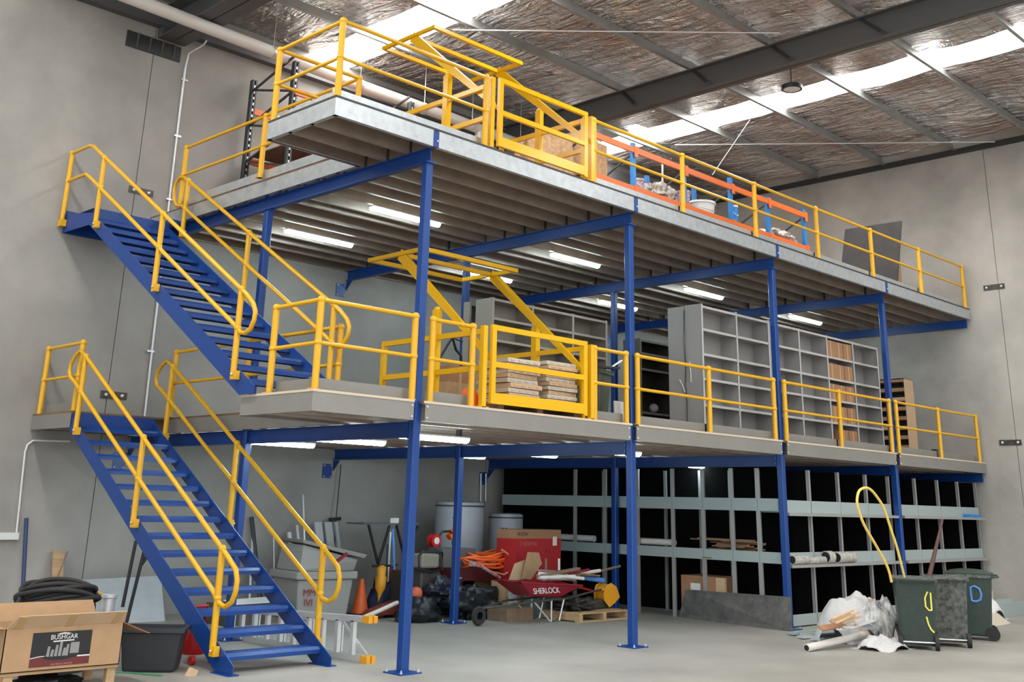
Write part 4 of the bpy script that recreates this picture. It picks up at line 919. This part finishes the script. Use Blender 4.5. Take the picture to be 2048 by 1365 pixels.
tag(crumple((4.05, 5.4, 0), (.22, .2, .36), .45, 1.8, 2, NAVY, 'navy_bag', n=24), 'navy cloth bag slumped right of the traffic cone', 'bag')
tag(crumple((4.5, 5.0, 0), (.3, .25, .22), .6, 2.6, 21, SCRAPG, 'scrap_heap', n=36), 'tangle of greasy machine parts below the jackhammer', 'scrap')
a = at(770, 1238, 'z', 0); t = thing('trolley_jack', (a.x, a.y, 0), 'red trolley jack on the floor left of the first column', 'jack')
b = MB(); b.hexa([(a.x-.3, a.y, .05), (a.x+.35, a.y, .05), (a.x+.35, a.y+.25, .05), (a.x-.3, a.y+.25, .05)], [(a.x-.25, a.y, .12), (a.x+.35, a.y, .27), (a.x+.35, a.y+.25, .27), (a.x-.25, a.y+.25, .12)]); b.build('jack_body', mat('rusty_red', (.28, .05, .025), .6, nz=.4, nscale=9), t, bevel=.01)
for s in (-.22, .22):
    for y in (-.03, .25): MB().tube([(a.x+s, a.y+y, .05), (a.x+s, a.y+y+.03, .05)], .05, 14).build('wheel', RUBBER, t)
p, q = at(712, 1243, 'z', .03), at(795, 1206, 'y', 4.6); tag(MB().tube([p, q], .035, 10).build('pvc_offcut', PVC), 'pale pipe offcut propped on the trolley jack', 'pipe')
a = at(832, 1188, 'y', 4.6); t = tag(MB().ball((a.x, 4.6, a.z), .11, 20).build('orange_float', mat('faded_orange', (.75, .16, .07), .6)), 'round orange float between the first two columns', 'float')
b = MB(); b.box(a.x-.08, 4.75, 0, a.x+.3, 5.2, .74); tag(b.build('dark_cabinet', mat('dark_brown_steel', (.03, .025, .022), .6, nz=.3), bevel=.02), 'dark brown cabinet behind the orange float', 'cabinet'); tag(B(a.x-.15, 4.55, 0, a.x+.15, 4.7, a.z-.11).build('dark_block', BLACK), 'dark block the orange float rests on', 'block')  # near-black brown box filling the dark area behind the float
# pressure washer pile between the first and second columns
t = thing('pressure_washer', (4.1, 4.9, 0), 'grey pressure washer with a tubular frame and tan seat left of the second column', 'machine')
a, c_ = at(843, 1138, 'y', 4.7), at(880, 1108, 'y', 4.7)
b = MB(); b.box(a.x, 4.7, a.z, c_.x, 5.0, c_.z); b.build('tank', mat('beige_tank', (.30, .28, .23), .5), t, bevel=.04)
P = [at(u, v, 'y', 4.66) for u, v in [(838, 1140), (838, 1112), (845, 1104), (885, 1106), (886, 1140), (862, 1146), (838, 1140)]]
MB().tube(P, .02, 8).build('frame', BLACK, t)
a = at(843, 1145, 'y', 4.7); c_ = at(884, 1185, 'y', 4.7); b = MB(); b.box(a.x, 4.72, 0, c_.x, 5.1, a.z); b.build('engine', SCRAPG, t, bevel=.05)
t = thing('hose_reel', (4.4, 5.2, 0), 'red and black hose reel on top of the grey cabinet behind the second column', 'hose reel')
a = at(868, 1082, 'y', 5.0); MB().lathe([(0, -.07), (.11, -.07), (.11, -.05), (.07, -.05), (.07, .05), (.11, .05), (.11, .07), (0, .07)], (a.x, 5.0, a.z), 20, 'y').build('reel', RED, t); MB().lathe([(.0, -.08), (.06, -.08), (.06, -.071), (0, -.071)], (a.x, 5.0, a.z), 14, 'y').build('hub', WHITEP, t)
P = [at(u, v, 'y', 4.95) for u, v in [(879, 1095), (879, 1072), (885, 1064), (900, 1063), (907, 1070), (905, 1090)]]; MB().tube(P, .02, 8).build('carry_handle', BLACK, t)
a, c_ = at(898, 1076, 'y', 5.0), at(912, 1060, 'y', 5.0); MB().bar(a, c_, .12, .1).build('orange_guard', ORNG, t)
a, c_ = at(882, 1190, 'y', 4.9), at(912, 1098, 'y', 4.9); b = MB(); b.box(a.x, 4.9, 0, c_.x+.5, 5.3, c_.z); t2 = b.build('grey_cabinet', mat('grey_cabinet_steel', (.12, .12, .115), .5), bevel=.02); tag(t2, 'grey steel cabinet behind the second column under the hose reel', 'cabinet')
# black bags and cartons round the second inner column
tag(crumple((3.95, 4.25, 0), (.42, .3, .24), .35, 1.6, 12, BAG, 'tool_bag', n=32), 'black tool bag on the floor left of the second inner column', 'bag')
tag(crumple((5.15, 4.2, 0), (.60, .36, .30), .5, 1.9, 31, BAG, 'rubbish_bag', n=44), 'large crumpled black rubbish bag right of the second inner column', 'bag')
tag(crumple((4.75, 4.55, .25), (.4, .3, .24), .55, 2.1, 17, mat('blue_black_film', (.02, .025, .04), .35), 'rubbish_bag', n=36), 'blue black rubbish bag heaped behind the large black one', 'bag')
tag(crumple((5.75, 3.9, .12), (.13, .1, .22), .35, 2, 9, mat('grey_printed_paper', (.35, .37, .38), .6, nz=.3, nscale=14), 'paper_sack', n=24), 'grey printed paper sack on the right of the black rubbish bag', 'sack')
a, c_ = at(925, 1190, 'y', 4.9), at(1010, 1158, 'y', 4.9); tag(B(a.x, 4.9, 0, c_.x, 5.35, c_.z).build('long_carton', CARD), 'long brown carton lying behind the black rubbish bags', 'box')
B_ = at(1010, 1212, 'y', 3.9); C_ = at(1042, 1163, 'y', 3.9); t = thing('open_carton', (B_.x, 4.0, 0), 'open brown carton on end between the rubbish bag and wheelbarrow', 'box')
B(B_.x, 3.9, 0, C_.x, 4.25, C_.z).build('carton_body', CARD, t)
for k, q in enumerate(([(1018, 1162), (1030, 1128), (1052, 1120), (1048, 1160)], [(1045, 1158), (1056, 1105), (1078, 1106), (1084, 1128), (1062, 1160)])):
    P = [at(u, v, 'y', 3.85-.1*k) for u, v in q]; b = MB(); n_ = Vector((0, .012, 0)); m_ = len(P); b.add(P+[p_+n_ for p_ in P], [tuple(range(m_)), tuple(range(2*m_-1, m_-1, -1))]+[(i, (i+1) % m_, (i+1) % m_+m_, i+m_) for i in range(m_)]); b.build('flap', [CARDL, CARD][k], t)
# orange hoses heaped on a dark crate
a = at(995, 1125, 'y', 4.5); z = at(995, 1158, 'y', 4.9).z
tag(B(4.95, 4.62, z+.005, 6.2, 5.2, z+.22).build('dark_tray', mat('dark_red_tray', (.09, .01, .01), .6)), 'dark red tray on the long carton holding orange hoses', 'tray')
co = thing('orange_hose', (a.x, 4.5, z), 'orange hoses coiled in a heap in front of the grey water tanks', 'hose'); random.seed(3)
for k in range(8):
    n = 28; r = .34+.05*random.random(); ox, oz, tl_, ph = random.uniform(-.14, .14), .30+.03*k, random.uniform(-.25, .25), random.random()*6
    pts = [(a.x+ox+r*1.35*math.cos(2*math.pi*i/n), 4.78+.28*math.sin(2*math.pi*i/n), z+oz-.06+tl_*.3*math.cos(2*math.pi*i/n)+.03*math.sin(6*math.pi*i/n+ph)) for i in range(n)]
    MB().tube(pts, .02, 6, closed=True).build('hose_loop', [ORNG, CONE][k % 2], co)
P = [at(u, v, 'y', 4.4) for u, v in [(1003, 1100), (1015, 1108), (1024, 1125), (1022, 1142), (1008, 1150), (985, 1145), (960, 1132)]]; MB().tube(P, .016, 6).build('hose_tail', mat('pale_orange', (.85, .35, .2), .5), co)
P = [at(u, v, 'y', 4.35) for u, v in [(942, 1128), (962, 1133), (985, 1148), (1000, 1157)]]; tag(MB().tube(P, [.05, .035, .03, .03], 8).build('chainsaw_bar', mat('silver_red', (.5, .42, .4), .4, nz=.6, nscale=20, col2=(.35, .02, .02))), 'silver and red power tool lying on the front of the orange hoses', 'power tool')
# water tanks
for x, y, r, h_, lab in ((6.24, 5.85, .47, 1.90, 'taller grey cylindrical water heater behind the orange hoses'), (7.41, 5.75, .34, 1.70, 'shorter grey cylindrical water heater beside the taller one')):
    t = thing('water_heater', (x, y, 0), lab, 'water heater')
    MB().lathe([(0, 0), (r*.95, 0), (r, .03), (r, h_-.06), (r*.98, h_-.02), (r*.8, h_), (0, h_)], (x, y, 0), 36).build('tank_shell', TANK, t)
    MB().lathe([(r+.004, h_-.1), (r+.008, h_-.1), (r+.008, h_-.07), (r+.004, h_-.07)], (x, y, 0), 36).build('top_band', RDARK, t)
    for s, z in ((-.3, h_-.3), (-.1, h_-.3)):
        an = math.radians(232)+s; MB().ball((x+r*math.cos(an), y+r*math.sin(an), z), .03, 8).build('pipe_port', BLACK, t)
# big red carton
t = thing('red_carton', (6.6, 4.3, 0), 'big red carton with brown top band standing in front of the grey water heaters', 'box')
a, c_ = at(1033, 1060, 'y', 4.2), at(1122, 1060, 'y', 4.2); zb = at(1080, 1078, 'y', 4.2).z
B(a.x, 4.2, 0, c_.x, 4.7, zb).build('carton_body', REDC, t); B(a.x, 4.2, zb, c_.x, 4.7, a.z).build('carton_top_band', CARDD, t)
l0, l1 = at(1106, 1092, 'y', 4.19), at(1114, 1074, 'y', 4.19); B(l0.x, 4.192, l0.z, l1.x, 4.199, l1.z).build('white_tag', PRINTW, t)
p = at(1058, 1089, 'y', 4.19); text('THERMAL', .11, (p.x, 4.196, p.z), (1, 0, 0), (0, 0, 1), mat('pale_red_print', (.5, .12, .1), .6), t)
p = at(1100, 1103, 'y', 4.19); text('4 1 1', .13, (p.x, 4.196, p.z), (1, 0, 0), (0, 0, 1), mat('dark_red_print', (.25, .01, .01), .6), t)
p = at(1046, 1069, 'y', 4.19); text('NOON', .085, (p.x, 4.196, p.z), (1, 0, 0), (0, 0, 1), mat('faded_print', (.1, .05, .03), .7), t)
# wheelbarrow
t = thing('wheelbarrow', (5.6, 2.9, 0), 'maroon wheelbarrow heaped with pipes and battens in front of the set back shelving', 'wheelbarrow')
G = lambda u, v, y=2.9: at(u, v, 'y', y)
T1, T2, B1, B2 = G(1042, 1166), G(1165, 1172), G(1072, 1195), G(1132, 1196)
dy = .62
b = MB(); b.hexa([B1+Vector((0, .1, 0)), B2+Vector((0, .1, 0)), B2+Vector((0, dy-.1, 0)), B1+Vector((0, dy-.1, 0))], [T1, T2, T2+Vector((0, dy, 0)), T1+Vector((0, dy, 0))]); b.build('tray', MAROON, t, bevel=.02)
MB().tube([T1, T2, T2+Vector((0, dy, 0)), T1+Vector((0, dy, 0))], .016, 8, closed=True).build('tray_rim', MAROON, t)
m_ = (B1+B2)/2; MB().ball((0, 0, 0), .001)
d = (T1-B1); nn = Vector((0, -.1, 0)); c0 = (T1+T2+B1+B2)/4+Vector((-.12, .03, 0)); text('SHERLOCK', .13, c0+Vector((0, -.02, 0)), (1, 0, 0), (0, .35, 1), PRINTW, t)
for dyy in (0.08, dy-.08):
    MB().tube([G(985, 1222)+Vector((0, dy/2, 0)), G(1060, 1207)+Vector((0, dyy, 0)), G(1140, 1198)+Vector((0, dyy, 0)), G(1205, 1180)+Vector((0, dyy-.05, 0))], .018, 8).build('frame_tube', SCRAPG, t)
    MB().tube([G(1110, 1200)+Vector((0, dyy, 0)), Vector((5.75, 2.9+dyy, .015)), Vector((5.95, 2.9+dyy, .015)), G(1135, 1198)+Vector((0, dyy, 0))], .016, 8).build('leg', ALU, t)
    MB().tube([G(1075, 1205)+Vector((0, dyy, 0)), Vector((5.72, 2.9+dyy, .02))], .014, 8).build('stay', ALU, t)
w_ = G(985, 1222); MB().lathe([(.06, -.03), (.13, -.035), (.15, 0), (.13, .035), (.06, .03)], (w_.x, 2.9+dy/2, .15), 24, 'y').build('wheel', RUBBER, t)
RB = [((1078, 1148), (1167, 1158), .03, WHITEP, 'white plastic strip'), ((1085, 1168), (1135, 1152), .025, PVC, 'pale pipe'), ((1112, 1153), (1178, 1140), .022, MAROON, 'dark red batten'), ((1130, 1152), (1200, 1142), .03, PVC, 'cream bent pipe'), ((1150, 1170), (1240, 1133), .022, WOODD, 'grey wooden handle rising to the right'),
      ((1160, 1173), (1207, 1162), .045, LBLUE, 'blue ended roll'), ((1082, 1155), (1238, 1197), .02, RED, 'long red bar slanting down to the right'), ((1075, 1168), (1150, 1160), .03, WOOD, 'short timber batten'), ((1120, 1163), (1170, 1152), .04, SACK, 'grey wrapped bundle')]
for k, (p, q, r, mt_, nm) in enumerate(RB):
    a, c_ = G(*p, 3.0+.05*k), G(*q, 2.9+.05*k); a.z = max(a.z, T1.z+.02); tag(MB().tube([a, c_], r, 10).build(nm.split()[-1] if nm.split()[-1] in ('strip', 'pipe', 'batten', 'roll', 'bundle') else 'bar', mt_), nm+' lying across the wheelbarrow', 'pipe' if 'pipe' in nm else 'offcut')
for k, (u, v0, v1, mt_, nm) in enumerate([(1092, 1118, 1150, WOODD, 'dark fork leg'), (1118, 1118, 1148, PRINTW, 'red and white peg')]):
    a, c_ = at(u, v1, 'y', 3.4), at(u, v0, 'y', 3.4); tag(MB().tube([a, c_], .02, 6).build('peg', mt_), nm+' poking up behind the wheelbarrow load', 'peg')
random.seed(21)
for k in range(16):
    u0 = random.uniform(1072, 1125); v0 = random.uniform(1140, 1162); u1 = u0+random.uniform(40, 85); v1 = v0+random.uniform(-14, 10)
    a, c_ = G(u0, v0, 2.93+.03*k), G(u1, v1, 2.93+.03*k); a.z = max(a.z, T1.z+.02); c_.z = max(c_.z, T1.z+.02)
    tag(MB().bar(a, c_, random.choice([.04, .06, .09]), random.choice([.03, .04])).build('offcut_strip', random.choice([WOODD, PVC, CARDD, ALU, WHITEP, RACKP])), 'narrow batten or metal strip in the heap lying on the wheelbarrow', 'offcut', 'offcut strips heaped on the wheelbarrow')
for k, (u, lab) in enumerate(((962, 'left'), (972, 'right'))):
    a, c_ = at(u, 948, 'y', YW-.05), at(u-1, 1003, 'y', YW-.05); tag(MB().tube([a, (c_.x, c_.y, c_.z)], .018, 8).build('riser_pipe', ALU), 'thin pipe running down the back wall above the taller water heater, %s of two' % lab, 'pipe')
# pallet with the yellow machine
t = thing('timber_pallet', (6.8, 3.1, 0), 'timber pallet on the floor right of the wheelbarrow legs', 'pallet')
for k in range(6): B(6.1, 2.66+.19*k, .125, 7.45, 2.78+.19*k, .145).build('deck_board', WOOD, t)
for x in (6.1, 6.72, 7.36): B(x, 2.66, .02, x+.09, 3.75, .125).build('bearer', WOOD, t)
for y in (2.66, 3.2, 3.65): B(6.1, y, 0, 7.45, y+.1, .02).build('deck_board', WOOD, t)
t = thing('plate_machine', (7.2, 3.0, .15), 'amber guarded machine standing on the floor pallet beside the second front column', 'machine')
P = [G(u, v, 2.95) for u, v in [(1209, 1188), (1213, 1174), (1222, 1169), (1232, 1176), (1238, 1194), (1230, 1204), (1219, 1213), (1210, 1200)]]
b = MB(); m_ = len(P); b.add(P+[p_+Vector((.02, .25, 0)) for p_ in P], [tuple(range(m_)), tuple(range(2*m_-1, m_-1, -1))]+[(i, (i+1) % m_, (i+1) % m_+m_, i+m_) for i in range(m_)]); b.build('yellow_guard', AMBER, t, bevel=.02)
MB().bar(G(1194, 1178, 3), G(1212, 1180, 3), .05, .05).build('yellow_handle', AMBER, t); B(6.7, 3.0, .146, 7.4, 3.5, .3).build('machine_base', SCRAPG, t, bevel=.03)
tag(crumple((6.5, 3.15, .146), (.36, .3, .13), .7, 3.2, 23, SCRAPG, 'engine_parts', n=44), 'greasy engine parts heaped on the left of the floor pallet', 'scrap')
tag(B(6.0, 3.5, 0, 6.55, 3.95, .42).build('metal_box', mat('greenish_grey', (.17, .2, .19), .5), bevel=.01), 'greenish grey metal drawer under the wheelbarrow', 'drawer'); tag(B(5.1, 3.4, 0, 5.75, 3.85, .2).build('dark_carton', WOODD), 'dark carton on the floor behind the wheelbarrow legs', 'box')
# rubber sheet, brown carton and timber by the side run of shelving
P = [at(1368, 1180, 'x', 8.42), at(1590, 1194, 'x', 8.42), at(1580, 1264, 'z', 0), at(1358, 1235, 'z', 0)]
P[0] = Vector((8.46, P[0].y, P[0].z)); P[1] = Vector((8.28, -.06, P[1].z)); P[2] = Vector((8.1, -.16, 0)); quadsheet([P[0], P[1], P[2], P[3]], .02, RUB, 'rubber_sheet', 'long dark rubber sheet with pale dried cement leaning on the shelving by the third column')
t = thing('brown_crate', (8.9, 1.8, 0), 'reddish brown timber crate with white label behind the rubber sheet', 'crate')
a, c_ = at(1362, 1150, 'x', 8.53), at(1448, 1150, 'x', 8.53)
B(8.53, c_.y+.18, 0, 9.1, a.y, a.z).build('crate_body', CARDD, t); B(8.53, c_.y, 0, 8.6, c_.y+.18, a.z-.01).build('open_frame', CARDL, t)
p, q = at(1381, 1180, 'x', 8.52), at(1400, 1168, 'x', 8.52); B(8.525, p.y, p.z, 8.529, q.y, q.z).build('white_label', PRINTW, t)
random.seed(9)
for k in range(20):
    y0_, y1_ = .7+.35*random.random(), 1.6+.55*random.random(); x = 8.6+.08*(k % 6)
    tag(MB().bar((x, y0_, 1.035+.017*k), (x+.12*random.uniform(-1, 1), y1_, 1.04+.017*k), .09, .02).build('timber_offcut', [WOODD, CARDD, WOOD][k % 3]), 'weathered timber offcut in the pile on the shelf above the rubber sheet', 'offcut', 'timber offcuts on the side shelving')
for k, (y0_, y1_) in enumerate(((4.45, 5.6), (2.5, 3.6))):
    tag(MB().tube([(8.6, y0_, 1.26), (8.62, y1_, 1.26)], .06, 12).build('pvc_pipe', PVC), 'white pipe lying on the side shelving %s' % ['above the red carton', 'between the second and third columns'][k], 'pipe')
# pipe offcuts on the front ledge
for k, (x, r, l_, nm) in enumerate([(8.62, .075, .5, 'short white pipe'), (9.15, .06, .55, 'thin white pipe'), (9.75, .105, .2, 'wide white pipe collar'), (10.15, .09, .62, 'wide white pipe')]):
    t = thing('pipe_offcut', (x, .07, 1.0), nm+' on the lower ledge of the front shelving', 'pipe')
    MB().lathe([(r*.85, -.0), (r, -.0), (r, l_), (r*.85, l_), (r*.85, 0)], (x, .07, 1.0+r), 18, 'x').build('pipe_wall', mat('dirty_pvc%d' % k, (.55, .53, .48), .5, nz=.5, nscale=12), t)
    MB().lathe([(0, .02), (r*.84, .02)], (x, .07, 1.0+r), 18, 'x').build('dark_bore', BLACK, t)
tag(B(15.95, .01, 1.84, 16.6, .14, 1.9).build('blue_strip', RBLUE), 'blue strip lying on the upper ledge of the front shelving at the end wall', 'strip')
# wheelie bins
bn = wheelie((7.82, -2.42, 0), math.radians(119), 'open green wheelie bin with yellow painted marks and a yellow conduit standing in it', BINM, lid=False)
M1 = Matrix.Translation((7.82, -2.42, 0)) @ Matrix.Rotation(math.radians(119), 4, 'Z')
def mark(b_, pts, r, mt_, M_, nm='painted_mark'):
    me_ = MB(); me_.tube(pts, r, 6, closed=False); o = me_.build(nm, mt_); o.parent = b_; o.location = o.location; return o
# painted marks are thin raised strokes on the bin wall, in the bin's own frame
def yw(z): return .25+(.33-.25)*(z-.06)/.9
def D_(x, z, w, h_, off=.006):
    pts = [(x-w/2, z-h_/2), (x-w/2, z+h_/2), (x, z+h_/2+.01), (x+w/2, z+h_*.2), (x+w/2, z-h_*.3), (x, z-h_/2), (x-w/2, z-h_/2)]
    return [(a, yw(c_)+off, c_) for a, c_ in pts]
o = mark(bn, D_(-.17, .66, .08, .24), .012, PYEL, M1); mark(bn, [(-.13, yw(.45)+.006, .45), (-.15, yw(.35)+.006, .35), (-.18, yw(.28)+.006, .28), (-.22, yw(.24)+.006, .24)], .012, PYEL, M1)
wheelie((8.6, -2.56, 0), math.radians(119), 'dirty grey green wheelie bin wedged behind the open one', BIND, lid=False)
b3 = wheelie((9.85, -2.42, 0), math.radians(204), 'closed green wheelie bin with a blue letter D, nearest the end wall', BINM, lid=True)
def xw(z): return .23+(.285-.23)*(z-.06)/.9
pts = [(y, z) for y, z in [(.0, .58), (.0, .78), (.06, .80), (.13, .76), (.15, .68), (.13, .6), (.06, .57), (.0, .58)]]
mark(b3, [(xw(z)+.006, y, z) for y, z in pts], .018, LBLUE, None)
P = [at(u, v, 'y', -2.4) for u, v in [(1783, 1165), (1775, 1135), (1752, 1092), (1728, 1050), (1715, 1012), (1716, 988), (1724, 978), (1738, 978), (1752, 992), (1768, 1018), (1782, 1060), (1795, 1100), (1810, 1160)]]
def smooth(P, n=5):
    Q = []
    for i in range(len(P)-1):
        a, b_, c_, d_ = P[max(0, i-1)], P[i], P[i+1], P[min(len(P)-1, i+2)]
        for k in range(n):
            t_ = k/n; Q.append(.5*((2*b_)+(c_-a)*t_+(2*a-5*b_+4*c_-d_)*t_*t_+(3*b_-a-3*c_+d_)*t_**3))
    return Q+[P[-1]]
P = smooth(P)
tag(MB().tube(P, .019, 8).build('yellow_conduit', YCON), 'bent yellow conduit looping up out of the open wheelie bin', 'conduit')
a, c_ = at(1857, 1160, 'y', -2.35), at(1885, 1040, 'y', -2.35); tag(MB().tube([a, (a+c_)/2, c_], [.04, .03, .018], 8).build('brown_stick', mat('maroon_brown', (.09, .035, .03), .6)), 'dark brown stick standing up in the wheelie bins', 'stick')
# rubbish heap left of the bins
def cloth(c, s, seed, mt_, name, lab, n=26, am=.16, rot=0):
    vs = []; fs = []
    for i in range(n+1):
        for j in range(n+1):
            x, y = (i/n-.5)*2, (j/n-.5)*2; rr = max(0, 1-(x*x+y*y)*.8)
            z = s[2]*min(rr**.6, .93)+am*(.6*noise.noise(Vector((x*1.6+seed, y*1.6, 0)))+.4*abs(noise.noise(Vector((x*3.3+seed, y*3.3, 4))))+.1*noise.noise(Vector((x*9+seed, y*9, 4))))*(.4+rr)
            vs.append(Matrix.Rotation(rot, 3, 'Z') @ Vector((x*s[0], y*s[1], max(.004, z))))
    vs = [v+Vector(c) for v in vs]
    for i in range(n):
        for j in range(n): a_ = i*(n+1)+j; fs.append((a_, a_+n+1, a_+n+2, a_+1))
    o = MB().add(vs, fs, True).build(name, mt_); m__ = o.modifiers.new('t', 'SOLIDIFY'); m__.thickness = .004
    return tag(o, lab, 'sack')
PRS = mat('printed_sack', (.66, .66, .64), .8, nz=.9, nscale=9, col2=(.03, .03, .03), stretch=(1, 1, .3))
cloth((7.85, -1.35, 0), (.6, .45, .62), 3, SACK, 'white_sack', 'large crumpled white woven sack beside the open wheelie bin', am=.16)
cloth((7.9, -1.78, .0), (.34, .3, .6), 8, PRS, 'printed_sack', 'white sack with black printing slumped against the open wheelie bin', am=.2)
cloth((7.25, -2.15, 0), (.42, .3, .12), 15, SACK, 'white_sack', 'flat white sack on the floor in front of the bin wheel', am=.14)
p, q = at(1613, 1297, 'z', .05), at(1765, 1262, 'z', .16)
t = thing('white_pipe', p, 'long white plastic pipe lying on the floor pointing left from the rubbish heap', 'pipe')
dd = (q-p).normalized(); MB().tube([p, q], .05, 18).build('pipe_wall', PVC, t); MB().tube([p-dd*.003, p+dd*.01], .04, 14).build('dark_bore', BLACK, t)
for k, (u0, v0, u1, v1, w_, mt_, nm) in enumerate([(1690, 1238, 1745, 1200, .12, CARDL, 'tan folded cardboard strip'), (1665, 1247, 1705, 1232, .12, CARD, 'brown cardboard strip'), (1640, 1258, 1690, 1250, .1, CARDD, 'reddish cardboard piece'), (1700, 1238, 1735, 1268, .1, CARDL, 'pale cardboard strip bent down')]):
    a, c_ = at(u0, v0, 'y', -1.55-.1*k), at(u1, v1, 'y', -1.6-.1*k); a.z = max(a.z, .04); c_.z = max(c_.z, .04)
    tag(MB().bar(a, c_, w_, .02, (0, -.6, 1)).build('cardboard_strip', mt_), nm+' in the rubbish heap left of the bins', 'cardboard')
for k, (u0, v0, u1, v1, mt_, nm) in enumerate([(1600, 1275, 1700, 1268, ALU, 'long bright metal offcut'), (1630, 1280, 1725, 1262, RACKG, 'greenish metal offcut'), (1580, 1268, 1640, 1262, RACKG, 'short greenish metal strip')]):
    a, c_ = at(u0, v0, 'z', .03), at(u1, v1, 'z', .06); tag(MB().bar(a, c_, .16, .03).build('metal_offcut', mt_), nm+' at the foot of the rubbish heap', 'offcut')
a = at(1690, 1270, 'z', 0); tag(B(a.x, a.y+.1, 0, a.x+.32, a.y+.3, .24).build('grey_box', mat('mid_grey_plastic', (.2, .2, .2), .5), bevel=.01), 'small grey box at the front of the rubbish heap', 'box')
tag(B(7.6, -.95, 0, 8.6, -.6, .05).build('grey_tray', RACKG), 'loose grey shelf tray on the floor in front of the first shelving bay', 'tray')
random.seed(4)
for k in range(9):
    u0, v0 = random.uniform(1650, 1710), random.uniform(1236, 1262); a = at(u0, v0, 'y', -1.9); c_ = at(u0+random.uniform(30, 60), v0+random.uniform(-22, 6), 'y', -1.85); a.z = max(a.z, .03); c_.z = max(c_.z, .05)
    tag(MB().bar(a, c_, random.choice([.03, .06, .09]), .015, (0, -.5, 1)).build('offcut_strip', random.choice([CARDL, CARDD, ALU, RACKG, PVC])), 'narrow cardboard or metal strip sticking out of the rubbish heap by the bins', 'offcut', 'offcut strips in the rubbish heap')
# things against the end wall
P = [at(1978, 1205, 'y', -1.2), at(1995, 1212, 'y', -1.2), at(2022, 1248, 'z', 0), at(1978, 1255, 'z', 0)]
quadsheet([P[0]+Vector((0, .2, 0)), P[1]+Vector((0, .2, 0)), P[2], P[3]], .03, PALE, 'pale_board', 'pale cream board propped on the floor right of the wheelie bins', 'board')
a, c_ = at(1992, 1238, 'z', 0), at(2048, 1222, 'y', -1.0); tag(MB().prism([(-1.2, 0), (-.8, 0), (-.72, .26), (-.76, .26), (-.82, .06), (-1.14, .06), (-1.2, .26), (-1.24, .26)], 'x', 13.0, 15.8).build('grey_channel', RACKG), 'grey steel trough on the floor against the end wall at far right', 'trough')
a = at(1993, 1190, 'x', 14.6); t = thing('concrete_pipe', (14.6, a.y, 0), 'short pale pipe section standing on edge behind the wheelie bins', 'pipe')
MB().lathe([(.26, 0), (.33, 0), (.33, .5), (.26, .5), (.26, 0)], (14.6, -.35, .33), 28, 'x').build('pipe_wall', mat('pale_cement', (.5, .48, .44), .8), t)
cloth((13.6, -1.0, 0), (.5, .35, .42), 27, WHITEP, 'white_cover', 'rounded white cover lying between the pale board and the trough', am=.05)
# ---------------------------------------------------------------- daylight and view
w = bpy.data.worlds.new('world'); bpy.context.scene.world = w; w.use_nodes = True
bg = w.node_tree.nodes['Background']; bg.inputs['Color'].default_value = (.93, .96, 1, 1); bg.inputs['Strength'].default_value = 1.6
vs_ = bpy.context.scene.view_settings
vs_.view_transform = 'Standard'; vs_.look = 'None'; vs_.gamma = 1; vs_.use_curve_mapping = False; vs_.exposure = .2
